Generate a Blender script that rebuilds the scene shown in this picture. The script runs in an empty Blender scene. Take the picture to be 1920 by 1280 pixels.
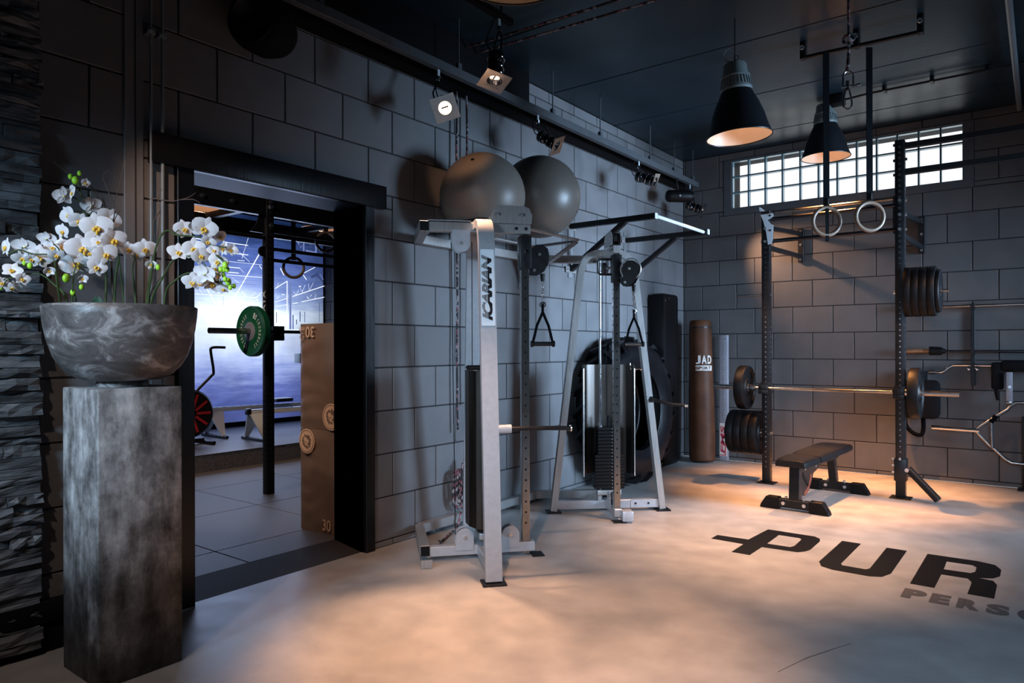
import bpy, bmesh, math, random
from mathutils import Vector, Matrix, Euler, noise
random.seed(11)
PI = math.pi
V = Vector
scene = bpy.context.scene
COL = scene.collection

# ------------------------------------------------------------------ camera
cam_data = bpy.data.cameras.new('camera')
cam = bpy.data.objects.new('camera', cam_data)
COL.objects.link(cam)
cam_data.sensor_width = 36.0
cam_data.lens = 1308.14 / 1920 * 36
cam_data.shift_y = 11.65 / 1920
cam_data.clip_start = 0.05
cam_data.clip_end = 100
_yaw, _rol = -0.6507, -0.0026
_F = V((math.sin(_yaw), math.cos(_yaw), 0))
_R = V((math.cos(_yaw), -math.sin(_yaw), 0))
_U = V((0, 0, 1))
_R2 = _R * math.cos(_rol) + _U * math.sin(_rol)
_U2 = _U * math.cos(_rol) - _R * math.sin(_rol)
_m = Matrix((_R2, _U2, -_F)).transposed().to_4x4()
_m.translation = V((3.6166, -8.338, 1.3701))
cam.matrix_world = _m
scene.camera = cam

# ------------------------------------------------------------------ exposure, world
scene.view_settings.view_transform = 'Standard'
scene.view_settings.look = 'None'
scene.view_settings.gamma = 1.0
scene.view_settings.use_curve_mapping = False
scene.view_settings.exposure = 0.0
world = bpy.data.worlds.new('overcast_sky')
scene.world = world
world.use_nodes = True
_bg = world.node_tree.nodes['Background']
_bg.inputs[0].default_value = (0.92, 0.95, 0.97, 1)
_bg.inputs[1].default_value = 1.40

# ------------------------------------------------------------------ lights (daylight from windows behind and right of the camera, added cool spots, warm track and fill spots)
def look(o, d):
    o.rotation_euler = V(d).to_track_quat('-Z', 'Y').to_euler()
def area(name, loc, d, sx, sy, power, col):
    l = bpy.data.lights.new(name, 'AREA'); l.shape = 'RECTANGLE'; l.size = sx; l.size_y = sy
    l.energy = power; l.color = col
    o = bpy.data.objects.new(name, l); COL.objects.link(o); o.location = loc; look(o, d); return o
def spot(name, loc, d, power, col, ang, blend=0.6, rad=0.04):
    l = bpy.data.lights.new(name, 'SPOT'); l.energy = power; l.color = col; l.spot_size = math.radians(ang)
    l.spot_blend = blend; l.shadow_soft_size = rad
    o = bpy.data.objects.new(name, l); COL.objects.link(o); o.location = loc; look(o, d); return o
COOL = (0.50, 0.72, 1.0)
WARM = (1.0, 0.55, 0.32)
a_ = area('window_daylight', (6.35, -1.9, 1.85), (-1, 0.0, -0.05), 1.8, 1.4, 165, COOL); a_.data.spread = math.radians(64)
a_ = area('rear_daylight', (4.4, -9.8, 2.4), (-0.10, 1, -0.62), 1.8, 1.5, 60, COOL); a_.data.spread = math.radians(72)
spot('cool_fill_spot', (1.35, -9.9, 2.3), (-0.92, 2.85, -0.95), 560, (.48, .74, 1.0), 42, 1.0, .25)  # added cool spot brightening the pedestal and bowl
spot('cool_fill_spot', (2.7, -9.9, 2.2), (-1.75, 4.9, -1.0), 900, (.56, .77, 1.0), 30, 1.0, .35)  # added cool spot brightening the leg of the first cable machine
# track_spotlight lamps: (position, aim, power, cone)
SPOTS = [((0.42, -4.88, 3.00), (0.32, -0.22, -0.9), 300, 46),
         ((0.985, -5.04, 3.06), (0.24, -0.24, -1.0), 380, 48),
         ((0.46, -3.70, 3.03), (0.46, -0.05, -1.0), 160, 40),
         ((0.50, -2.05, 3.03), (0.70, 0.20, -0.90), 240, 50),
         ((0.42, -0.64, 2.98), (0.80, 0.50, -0.62), 170, 62)]
for i, (p, d, e, a) in enumerate(SPOTS):
    d = V(d).normalized()
    spot('track_or_fill_light', V(p) + d * 0.17, d, e, WARM, a, 1.0 if i == 4 else .6)
# added warm spots outside the frame: floor, rack, gym ball, jump box, pedestal
spot('track_or_fill_light', (2.3, -7.2, 3.1), (-0.28, 0.62, -1), 320, WARM, 50)
spot('track_or_fill_light', (3.9, -2.9, 3.3), (-1.75, 1.75, -3.3), 260, (1.0, 0.50, 0.24), 44)
spot('track_or_fill_light', (1.7, -6.1, 3.3), (-1.38, 1.52, -.60), 110, WARM, 14)
spot('track_or_fill_light', (1.1, -7.6, 3.1), (-1.65, 2.35, -2.1), 130, (1.0, .64, .44), 34)
spot('track_or_fill_light', (1.9, -8.9, 3.2), (-1.4, 1.95, -2.2), 110, (1.0, .74, .6), 40)
# the far room: unseen area light backing up the print, added fill spot near the door
a_ = area('print_fill_light', (-5.6, -3.2, 1.9), (1, 0, -.1), 3.6, 2.4, 66, (.50, .64, 1.0))
spot('far_room_fill', (-1.1, -7.4, 3.35), (-0.7, 2.5, -1.9), 200, (1.0, .84, .72), 62)

# ------------------------------------------------------------------ helpers
WL = {}          # world location of every object, by name
def link(o): COL.objects.link(o); return o
def tag(o, label=None, cat=None, group=None, kind=None):
    if label: o['label'] = label
    if cat: o['category'] = cat
    if group: o['group'] = group
    if kind: o['kind'] = kind
    return o
def thing(name, loc, label, cat, group=None):
    o = bpy.data.objects.new(name, None); o.empty_display_size = 0.1
    link(o); o.location = loc; WL[o.name] = V(loc)
    return tag(o, label, cat, group)
class MB:
    def __init__(s, M=None): s.bm = bmesh.new(); s.M = M or Matrix()
    def _add(s, verts, faces):
        vs = [s.bm.verts.new(s.M @ V(v)) for v in verts]; out = []
        for f in faces:
            try: out.append(s.bm.faces.new([vs[i] for i in f]))
            except ValueError: pass
        return vs, out
    def box(s, lo, hi, bev=0, R=None, c=None):
        lo, hi = V(lo), V(hi); P = []
        for z in (0, 1):
            for y in (0, 1):
                for x in (0, 1):
                    p = V((hi.x if x else lo.x, hi.y if y else lo.y, hi.z if z else lo.z))
                    if R is not None:
                        cc = V(c) if c is not None else (lo + hi) / 2
                        p = R @ (p - cc) + cc
                    P.append(p)
        vs, fs = s._add(P, [(0, 2, 3, 1), (4, 5, 7, 6), (0, 1, 5, 4), (2, 6, 7, 3), (0, 4, 6, 2), (1, 3, 7, 5)])
        if bev:
            es = list({e for f in fs for e in f.edges})
            bmesh.ops.bevel(s.bm, geom=es, offset=bev, segments=1 if bev < .004 else 2, affect='EDGES', profile=.5)
        return s
    def beam(s, p0, p1, w, h, up=(0, 0, 1), bev=0):          # rectangular bar between two points
        p0, p1 = V(p0), V(p1); t = (p1 - p0).normalized(); u = V(up)
        n = t.cross(u).normalized(); u = n.cross(t).normalized()
        P = [p + n * (a * w / 2) + u * (b * h / 2) for p in (p0, p1) for a, b in ((-1, -1), (1, -1), (1, 1), (-1, 1))]
        vs, fs = s._add(P, [(0, 1, 2, 3), (7, 6, 5, 4), (0, 4, 5, 1), (1, 5, 6, 2), (2, 6, 7, 3), (3, 7, 4, 0)])
        if bev:
            es = list({e for f in fs for e in f.edges})
            bmesh.ops.bevel(s.bm, geom=es, offset=bev, segments=1, affect='EDGES')
        return s
    def sweep(s, pts, axis, w, h):                            # rectangular section along a planar path; w along axis
        pts = [V(p) for p in pts]; ax = V(axis).normalized(); rings = []
        for i, p in enumerate(pts):
            t = (pts[min(i + 1, len(pts) - 1)] - pts[max(i - 1, 0)]).normalized()
            n = ax.cross(t).normalized()
            rings += [p + ax * (a * w / 2) + n * (b * h / 2) for a, b in ((-1, -1), (1, -1), (1, 1), (-1, 1))]
        F = []
        for i in range(len(pts) - 1):
            for k in range(4):
                a = i * 4 + k; b = i * 4 + (k + 1) % 4
                F.append((a, b, b + 4, a + 4))
        F += [(0, 3, 2, 1), tuple(len(rings) - 4 + k for k in range(4))]
        s._add(rings, F); return s
    def tube(s, pts, r, seg=8, cap=True):
        pts = [V(p) for p in pts]; rs = r if isinstance(r, (list, tuple)) else [r] * len(pts); rings = []; up = None
        for i, p in enumerate(pts):
            t = (pts[min(i + 1, len(pts) - 1)] - pts[max(i - 1, 0)]).normalized()
            if up is None:
                up = V((0, 0, 1)) if abs(t.z) < .9 else V((1, 0, 0))
            n = (up - t * up.dot(t))
            if n.length < 1e-5: n = t.orthogonal()
            n.normalize(); up = n; b = t.cross(n)
            rings += [p + (n * math.cos(2 * PI * k / seg) + b * math.sin(2 * PI * k / seg)) * rs[i] for k in range(seg)]
        F = []
        for i in range(len(pts) - 1):
            for k in range(seg):
                a = i * seg + k; c = i * seg + (k + 1) % seg
                F.append((a, c, c + seg, a + seg))
        if cap: F += [tuple(range(seg))[::-1], tuple(range(len(rings) - seg, len(rings)))]
        s._add(rings, F); return s
    def cyl(s, p0, p1, r, seg=16, r2=None): return s.tube([p0, p1], [r, r if r2 is None else r2], seg)
    def lathe(s, prof, c=(0, 0, 0), axis=(0, 0, 1), seg=32, close=False):   # profile of (radius, height along axis)
        ax = V(axis).normalized(); n = ax.orthogonal().normalized(); b = ax.cross(n); c = V(c); P = []
        for r, h in prof:
            for k in range(seg):
                a = 2 * PI * k / seg
                P.append(c + ax * h + (n * math.cos(a) + b * math.sin(a)) * max(r, 1e-4))
        F = []; m = len(prof)
        for i in range(m if close else m - 1):
            j = (i + 1) % m
            for k in range(seg):
                k2 = (k + 1) % seg
                F.append((i * seg + k, i * seg + k2, j * seg + k2, j * seg + k))
        vs, fs = s._add(P, F)
        if not close:
            for i in (0, m - 1):
                if prof[i][0] > 1e-3: pass
        bmesh.ops.remove_doubles(s.bm, verts=vs, dist=2e-4)
        return s
    def torus(s, c, axis, R, r, seg=32, rs=10, sq=None):
        prof = [(R + r * math.cos(2 * PI * k / rs), r * math.sin(2 * PI * k / rs)) for k in range(rs)]
        return s.lathe(prof, c, axis, seg, close=True)
    def prism(s, poly, o, ux, uy, th):                        # extrude 2D polygon along ux x uy
        o, ux, uy = V(o), V(ux), V(uy); n = ux.cross(uy).normalized()
        P = [o + ux * a + uy * b for a, b in poly]; P += [p + n * th for p in P]; k = len(poly)
        F = [tuple(range(k))[::-1], tuple(range(k, 2 * k))] + [(i, (i + 1) % k, k + (i + 1) % k, k + i) for i in range(k)]
        s._add(P, F); return s
    def ball(s, c, r, u=16, v=10, sc=(1, 1, 1)):
        prof = [(r * math.sin(PI * i / v), -r * math.cos(PI * i / v)) for i in range(v + 1)]
        n0 = len(s.bm.verts)
        c = V(c); P = []; F = []
        P = [V((a * math.cos(2 * PI * k / u) * sc[0], a * math.sin(2 * PI * k / u) * sc[1], h * sc[2])) + c for a, h in prof for k in range(u)]
        for i in range(v):
            for k in range(u):
                a = i * u + k; b = i * u + (k + 1) % u; F.append((a, b, b + u, a + u))
        vs, fs = s._add(P, F); bmesh.ops.remove_doubles(s.bm, verts=vs, dist=r * 1e-3); return s
    def mesh(s, name, mats, smooth=True, angle=0.6, recalc=True):
        if recalc: bmesh.ops.recalc_face_normals(s.bm, faces=s.bm.faces)
        me = bpy.data.meshes.new(name); s.bm.to_mesh(me); s.bm.free()
        for m in (mats if isinstance(mats, (list, tuple)) else [mats]): me.materials.append(m)
        if smooth:
            me.polygons.foreach_set('use_smooth', [True] * len(me.polygons))
            me.set_sharp_from_angle(angle=angle)
        return me
    def build(s, name, mats, parent=None, label=None, kind=None, cat=None, group=None, smooth=True, angle=0.6, base=False, recalc=True):
        me = s.mesh(name, mats, smooth, angle, recalc)
        n = len(me.vertices)
        co = [0.0] * (3 * n); me.vertices.foreach_get('co', co)
        c = V([(min(co[i::3]) + max(co[i::3])) / 2 for i in range(3)])
        if base: c.z = min(co[2::3])
        me.transform(Matrix.Translation(-c))
        o = bpy.data.objects.new(name, me); link(o)
        pw = WL[parent.name] if parent else V((0, 0, 0))
        o.location = c - pw; o.parent = parent; WL[o.name] = c
        return tag(o, label, cat, group, kind)
def inst(me, name, loc, parent, scale=None, rot=None):        # another object on shared mesh data
    o = bpy.data.objects.new(name, me); link(o)
    pw = WL[parent.name] if parent else V((0, 0, 0))
    o.location = V(loc) - pw; o.parent = parent; WL[o.name] = V(loc)
    if scale: o.scale = scale
    if rot: o.rotation_euler = rot
    return o
def copy_tree(o, parent=None):
    c = o.copy(); link(c); c.parent = parent
    for ch in list(o.children): copy_tree(ch, c)
    return c
def arc(c, r, a0, a1, n, ux, uy):
    c, ux, uy = V(c), V(ux), V(uy)
    return [c + ux * (r * math.cos(a0 + (a1 - a0) * i / n)) + uy * (r * math.sin(a0 + (a1 - a0) * i / n)) for i in range(n + 1)]
def smooth_path(pts, n=5):
    P = [V(p) for p in pts]; out = []
    for i in range(len(P) - 1):
        a = P[max(i - 1, 0)]; b = P[i]; c = P[i + 1]; d = P[min(i + 2, len(P) - 1)]
        for k in range(n):
            t = k / n
            out.append(0.5 * ((2 * b) + (c - a) * t + (2 * a - 5 * b + 4 * c - d) * t * t + (3 * b - a - 3 * c + d) * t ** 3))
    out.append(P[-1]); return out
def text_bm(mb, s, M, w, h, th=0.0012, bold=0.0, shear=0.0, space=1.0):      # letters scaled to w x h, lower left at M's origin
    cu = bpy.data.curves.new('lettering', 'FONT'); cu.body = s; cu.size = 1; cu.offset = bold; cu.shear = shear
    cu.space_character = space; cu.resolution_u = 4; cu.extrude = 0.0; cu.fill_mode = 'FRONT'
    ob = bpy.data.objects.new('lettering', cu); link(ob)
    bpy.context.view_layer.update()
    me = bpy.data.meshes.new_from_object(ob.evaluated_get(bpy.context.evaluated_depsgraph_get()))
    bpy.data.objects.remove(ob); bpy.data.curves.remove(cu)
    xs = [v.co.x for v in me.vertices]; ys = [v.co.y for v in me.vertices]
    x0, y0 = min(xs), min(ys); sx = w / (max(xs) - x0); sy = h / (max(ys) - y0)
    vs = [mb.bm.verts.new(mb.M @ M @ V(((v.co.x - x0) * sx, (v.co.y - y0) * sy, th))) for v in me.vertices]
    for p in me.polygons:
        try: mb.bm.faces.new([vs[i] for i in p.vertices])
        except ValueError: pass
    bpy.data.meshes.remove(me)
def frame(o, ux, uy, uz=None):
    ux, uy = V(ux).normalized(), V(uy).normalized(); uz = V(uz).normalized() if uz else ux.cross(uy)
    M = Matrix((ux, uy, uz)).transposed().to_4x4(); M.translation = V(o); return M

# ------------------------------------------------------------------ materials
def nodes(name):
    m = bpy.data.materials.new(name); m.use_nodes = True
    nt = m.node_tree; return m, nt, nt.nodes['Principled BSDF']
def mat(name, col, rough=.5, metal=0.0, var=0.0, vscale=8.0, bump=0.0, bscale=40.0, stretch=(1, 1, 1), coord='Object', rvar=0.0,
        spec=0.5, coat=0.0, emit=None, estr=1.0, col2=None, detail=4.0, per=0.0, sheen=0.0, dist=0.0):
    m, nt, p = nodes(name); N, L = nt.nodes, nt.links
    c = (*col, 1)
    p.inputs['Base Color'].default_value = c; p.inputs['Roughness'].default_value = rough
    p.inputs['Metallic'].default_value = metal; p.inputs['Specular IOR Level'].default_value = spec
    p.inputs['Coat Weight'].default_value = coat; p.inputs['Sheen Weight'].default_value = sheen
    if emit: p.inputs['Emission Color'].default_value = (*emit, 1); p.inputs['Emission Strength'].default_value = estr
    if var or bump or rvar or col2:
        if coord == 'World':
            g = N.new('ShaderNodeNewGeometry'); src = g.outputs['Position']
        else:
            g = N.new('ShaderNodeTexCoord'); src = g.outputs[coord]
        mp = N.new('ShaderNodeMapping'); L.new(src, mp.inputs['Vector']); mp.inputs['Scale'].default_value = stretch
        n1 = N.new('ShaderNodeTexNoise'); n1.inputs['Scale'].default_value = vscale; n1.inputs['Detail'].default_value = detail
        n1.inputs['Distortion'].default_value = dist
        L.new(mp.outputs[0], n1.inputs['Vector'])
        last = None
        if var or col2:
            r = N.new('ShaderNodeValToRGB'); L.new(n1.outputs['Fac'], r.inputs[0])
            r.color_ramp.elements[0].position = .32; r.color_ramp.elements[1].position = .70
            a = tuple(x * (1 - var) for x in col); b = col2 if col2 else tuple(min(1, x * (1 + var)) for x in col)
            r.color_ramp.elements[0].color = (*a, 1); r.color_ramp.elements[1].color = (*b, 1)
            last = r.outputs[0]
        if per:
            oi = N.new('ShaderNodeObjectInfo'); mr = N.new('ShaderNodeMapRange'); L.new(oi.outputs['Random'], mr.inputs[0])
            mr.inputs[3].default_value = 1 - per; mr.inputs[4].default_value = 1 + per
            mx = N.new('ShaderNodeVectorMath'); mx.operation = 'SCALE'; L.new(last, mx.inputs[0]); L.new(mr.outputs[0], mx.inputs['Scale'])
            last = mx.outputs[0]
        if last: L.new(last, p.inputs['Base Color'])
        if rvar:
            mr = N.new('ShaderNodeMapRange'); L.new(n1.outputs['Fac'], mr.inputs[0]); mr.inputs[1].default_value = .3; mr.inputs[2].default_value = .7
            mr.inputs[3].default_value = rough - rvar; mr.inputs[4].default_value = rough + rvar; L.new(mr.outputs[0], p.inputs['Roughness'])
        if bump:
            n2 = N.new('ShaderNodeTexNoise'); n2.inputs['Scale'].default_value = bscale; n2.inputs['Detail'].default_value = 3
            L.new(mp.outputs[0], n2.inputs['Vector'])
            b = N.new('ShaderNodeBump'); b.inputs['Strength'].default_value = bump; b.inputs['Distance'].default_value = .01
            L.new(n2.outputs['Fac'], b.inputs['Height']); L.new(b.outputs[0], p.inputs['Normal'])
    return m
def emis(name, col, s):
    m, nt, p = nodes(name); p.inputs['Base Color'].default_value = (*col, 1)
    p.inputs['Emission Color'].default_value = (*col, 1); p.inputs['Emission Strength'].default_value = s; return m

M = {}
M['block'] = mat('painted_block', (.112, .112, .117), .58, var=.10, vscale=5, bump=.10, bscale=120, coord='World', per=.10, rvar=.06)
M['mortar'] = mat('mortar_groove', (.012, .012, .014), .8)
M['backblock'] = mat('painted_block_back', (.088, .085, .086), .66, var=.10, vscale=5, bump=.10, bscale=120, coord='World', per=.08, rvar=.06)
M['ceiling'] = mat('ceiling_paint', (.012, .025, .036), .36, spec=.27, var=.16, vscale=1.6, bump=.08, bscale=30, coord='World', rvar=.08)
M['black'] = mat('black_steel', (.006, .006, .007), .40, rvar=.06, vscale=20, spec=.35)
M['black_gloss'] = mat('black_lacquer', (.006, .006, .008), .22, bump=.03, bscale=12)
M['matt_black'] = mat('matt_black', (.004, .004, .005), .8, spec=.12)
M['frame_black'] = mat('door_frame_black', (.0025, .003, .0045), .34, spec=.35, bump=.10, bscale=60, stretch=(1, 1, .1), coord='World')
M['soffit'] = mat('door_head_blue_glow', (.008, .018, .040), .45, spec=.18, bump=.08, bscale=60, stretch=(1, .1, 1), coord='World')  # frame black tinted blue; the print's light is painted into the colour
M['vinyl'] = mat('black_vinyl', (.005, .005, .006), .33, spec=.5, bump=.04, bscale=60)
M['ironsoft'] = mat('dull_steel_strip', (.20, .21, .22), .5, metal=.3)
M['rubber'] = mat('black_rubber', (.0025, .0025, .003), .48, spec=.20, var=.3, vscale=30, bump=.10, bscale=90)
M['tyre'] = mat('tyre_rubber', (.003, .003, .004), .34, spec=.20, var=.3, vscale=6, bump=.2, bscale=40)
M['stone'] = mat('dark_slate', (.085, .087, .092), .48, var=.55, vscale=14, bump=.9, bscale=34, coord='World', stretch=(1, .35, 1.6), per=.35)
M['silver'] = mat('silver_paint', (.36, .375, .40), .38, metal=.35, var=.06, vscale=30, bump=.02, bscale=200)
M['silver_worn'] = mat('brushed_silver', (.36, .35, .34), .36, metal=.6, var=.12, vscale=12, bump=.05, bscale=60, stretch=(8, 8, .6))
M['chrome'] = mat('chrome', (.78, .78, .80), .12, metal=1, rvar=.04, vscale=20)
M['steel'] = mat('satin_steel', (.36, .345, .33), .25, metal=1, var=.1, vscale=30)
M['smoke'] = mat('polished_shroud', (.085, .075, .068), .42, metal=1, var=.22, vscale=4, stretch=(5, 5, .4), rvar=.05)
M['bolt'] = mat('zinc_bolt', (.70, .70, .70), .30, metal=1)
def pedestal_mat():
    # concrete: pale streaks, raggedly darker towards the foot
    m, nt, p = nodes('streaked_concrete'); N, L = nt.nodes, nt.links
    g = N.new('ShaderNodeNewGeometry'); mp = N.new('ShaderNodeMapping'); mp.inputs['Scale'].default_value = (3.2, 3.2, .9); L.new(g.outputs['Position'], mp.inputs[0])
    n1 = N.new('ShaderNodeTexNoise'); n1.inputs['Scale'].default_value = 3.4; n1.inputs['Detail'].default_value = 13; n1.inputs['Roughness'].default_value = .62; L.new(mp.outputs[0], n1.inputs['Vector'])
    n2 = N.new('ShaderNodeTexNoise'); n2.inputs['Scale'].default_value = 14; n2.inputs['Detail'].default_value = 10; n2.inputs['Roughness'].default_value = .7; L.new(g.outputs['Position'], n2.inputs['Vector'])
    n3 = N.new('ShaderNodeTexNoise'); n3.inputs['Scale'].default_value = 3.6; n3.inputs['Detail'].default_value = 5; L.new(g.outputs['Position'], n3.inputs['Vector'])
    sp = N.new('ShaderNodeSeparateXYZ'); L.new(g.outputs['Position'], sp.inputs[0])
    def M2(op, a, b=None):
        n = N.new('ShaderNodeMath'); n.operation = op
        for i, x in enumerate((a, b)):
            if x is None: continue
            if isinstance(x, (int, float)): n.inputs[i].default_value = x
            else: L.new(x, n.inputs[i])
        return n.outputs[0]
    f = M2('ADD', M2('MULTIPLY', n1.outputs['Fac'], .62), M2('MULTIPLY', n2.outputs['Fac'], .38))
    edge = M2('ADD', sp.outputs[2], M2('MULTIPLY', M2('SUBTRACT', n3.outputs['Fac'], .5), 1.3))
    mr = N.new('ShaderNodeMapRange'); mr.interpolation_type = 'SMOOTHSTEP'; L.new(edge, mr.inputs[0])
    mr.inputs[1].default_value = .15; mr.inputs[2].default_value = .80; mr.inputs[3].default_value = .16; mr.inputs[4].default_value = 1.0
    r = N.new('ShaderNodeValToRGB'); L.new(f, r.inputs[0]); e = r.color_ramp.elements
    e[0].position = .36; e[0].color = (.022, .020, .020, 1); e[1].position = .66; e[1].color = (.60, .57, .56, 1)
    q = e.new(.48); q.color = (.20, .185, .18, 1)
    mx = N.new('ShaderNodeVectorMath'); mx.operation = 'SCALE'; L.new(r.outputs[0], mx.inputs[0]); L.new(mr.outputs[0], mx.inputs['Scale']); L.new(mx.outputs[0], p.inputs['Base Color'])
    p.inputs['Roughness'].default_value = .55; p.inputs['Specular IOR Level'].default_value = .35
    b = N.new('ShaderNodeBump'); b.inputs['Strength'].default_value = .18; b.inputs['Distance'].default_value = .01; L.new(n2.outputs['Fac'], b.inputs['Height']); L.new(b.outputs[0], p.inputs['Normal'])
    return m
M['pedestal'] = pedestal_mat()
def bowl_mat():
    m, nt, p = nodes('marbled_concrete'); N, L = nt.nodes, nt.links
    g = N.new('ShaderNodeNewGeometry'); mp = N.new('ShaderNodeMapping'); mp.inputs['Scale'].default_value = (1, 1, 1.9); L.new(g.outputs['Position'], mp.inputs[0])
    n1 = N.new('ShaderNodeTexNoise'); n1.inputs['Scale'].default_value = 7.0; n1.inputs['Detail'].default_value = 14; n1.inputs['Roughness'].default_value = .68; n1.inputs['Distortion'].default_value = .9; L.new(mp.outputs[0], n1.inputs['Vector'])
    r = N.new('ShaderNodeValToRGB'); L.new(n1.outputs['Fac'], r.inputs[0]); e = r.color_ramp.elements
    e[0].position = .36; e[0].color = (.050, .042, .040, 1); e[1].position = .68; e[1].color = (.42, .385, .37, 1)
    q = e.new(.52); q.color = (.115, .098, .093, 1)
    L.new(r.outputs[0], p.inputs['Base Color']); p.inputs['Roughness'].default_value = .42; p.inputs['Specular IOR Level'].default_value = .4
    b = N.new('ShaderNodeBump'); b.inputs['Strength'].default_value = .12; b.inputs['Distance'].default_value = .01; L.new(n1.outputs['Fac'], b.inputs['Height']); L.new(b.outputs[0], p.inputs['Normal'])
    return m
M['bowl'] = bowl_mat()
M['soil'] = mat('moss_soil', (.03, .035, .015), .9, var=.5, vscale=30, bump=.5)
M['ball'] = mat('gym_ball_rubber', (.165, .145, .125), .42, var=.10, vscale=3, bump=.02, bscale=60)
M['ball_dark'] = mat('gym_ball_dark_rubber', (.095, .082, .070), .40, var=.10, vscale=3, bump=.02, bscale=60)
M['brown_vinyl'] = mat('brown_vinyl', (.165, .108, .080), .46, var=.06, vscale=5, bump=.05, bscale=120)
M['tan'] = mat('print_tan', (.62, .40, .27), .6)
M['leather'] = mat('tan_leather', (.070, .026, .011), .55, spec=.2, var=.3, vscale=6, bump=.1, bscale=50)
M['green'] = mat('green_rubber', (.008, .105, .045), .40, var=.15, vscale=20)
M['white_print'] = mat('white_print', (.72, .74, .70), .5)
M['offwhite'] = mat('off_white_print', (.55, .52, .48), .55)
M['black_print'] = mat('black_print', (.004, .004, .005), .5, spec=.25)
M['grey_print'] = mat('grey_print', (.095, .088, .088), .45)
M['red_print'] = mat('red_print', (.36, .02, .05), .5)
M['greyplastic'] = mat('grey_plastic', (.22, .22, .25), .5, var=.1, vscale=12)
M['lampgrey'] = mat('lamp_housing_grey', (.16, .19, .19), .45, var=.08, vscale=6)
M['lampblack'] = mat('lamp_shade_black', (.008, .009, .012), .36)
M['lampin'] = mat('lamp_shade_inside', (.70, .50, .36), .45, emit=(1.0, .50, .24), estr=.30)  # emission paints the bulb's glow onto the shade lining
M['lampin_dim'] = mat('lamp_shade_inside_dim', (.55, .36, .20), .5, emit=(1.0, .55, .25), estr=.03)  # duller copy of the lining with a faint glow painted in
M['petal'] = mat('orchid_petal', (.80, .745, .745), .5, var=.06, vscale=20, bump=.25, bscale=60, sheen=.2)
M['lip'] = mat('orchid_lip', (.80, .36, .02), .5, vscale=60, col2=(.9, .62, .08))
M['core'] = mat('orchid_core', (.72, .66, .30), .5)
M['bud'] = mat('orchid_bud', (.32, .62, .03), .45, var=.15, vscale=30)
M['stem'] = mat('orchid_stem', (.045, .07, .018), .5, var=.3, vscale=12)
M['stemdark'] = mat('orchid_stem_dark', (.03, .045, .012), .5)
M['twig'] = mat('brown_twig', (.055, .038, .028), .7, var=.3, vscale=20, bump=.3)
M['leaf'] = mat('orchid_leaf', (.012, .06, .015), .35)
M['floormat'] = mat('rubber_tile', (.105, .098, .100), .55, var=.14, vscale=160, bump=.25, bscale=220, coord='World', detail=2, per=.05)
M['rampmat'] = mat('threshold_rubber', (.026, .022, .021), .7, var=.2, vscale=160, bump=.25, bscale=220, coord='World')
M['platform'] = mat('platform_mat', (.075, .080, .088), .5, var=.1, vscale=20, coord='World')
M['speckle'] = mat('speckled_rubber', (.035, .033, .040), .8, vscale=120, bump=.4, bscale=160, coord='World', col2=(.20, .19, .22), detail=2)
M['darkwall'] = mat('dark_wall', (.02, .02, .024), .7)
M['rail'] = mat('cable_tray_grey', (.045, .052, .060), .6, var=.1, vscale=10)
M['wood'] = mat('ring_wood', (.13, .085, .055), .42, var=.2, vscale=12, stretch=(1, 1, 3), bump=.05)
M['strap'] = mat('black_webbing', (.002, .0025, .0035), .85, spec=.05, bump=.3, bscale=200)
M['bulb'] = emis('halogen_lamp', (1.0, .74, .52), 3.2)
M['red'] = mat('red_plastic', (.40, .02, .03), .4)
M['orange'] = mat('orange_print', (.16, .03, .012), .5, var=.6, vscale=60)
M['pale'] = mat('pale_grey_paint', (.52, .58, .62), .4)
M['pipe'] = mat('grey_pipe', (.17, .20, .22), .42, metal=.3)
M['frame_grey'] = mat('window_frame_paint', (.075, .080, .088), .5, var=.08, vscale=8)
M['plate_iron'] = mat('plate_iron', (.30, .19, .11), .35, metal=.6, var=.3, vscale=20)

def rope_mat():
    m, nt, p = nodes('speckled_rope'); N, L = nt.nodes, nt.links
    g = N.new('ShaderNodeTexCoord'); v = N.new('ShaderNodeTexVoronoi'); v.inputs['Scale'].default_value = 42
    L.new(g.outputs['Object'], v.inputs['Vector'])
    s = N.new('ShaderNodeSeparateColor'); L.new(v.outputs['Color'], s.inputs[0])
    r = N.new('ShaderNodeValToRGB'); r.color_ramp.interpolation = 'CONSTANT'; e = r.color_ramp.elements
    e[0].color = (.010, .010, .012, 1); e[1].position = .52; e[1].color = (.16, .05, .065, 1)
    q = e.new(.74); q.color = (.22, .20, .21, 1)
    L.new(s.outputs[0], r.inputs[0]); L.new(r.outputs[0], p.inputs['Base Color']); p.inputs['Roughness'].default_value = .8
    return m
M['rope'] = rope_mat()

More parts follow.
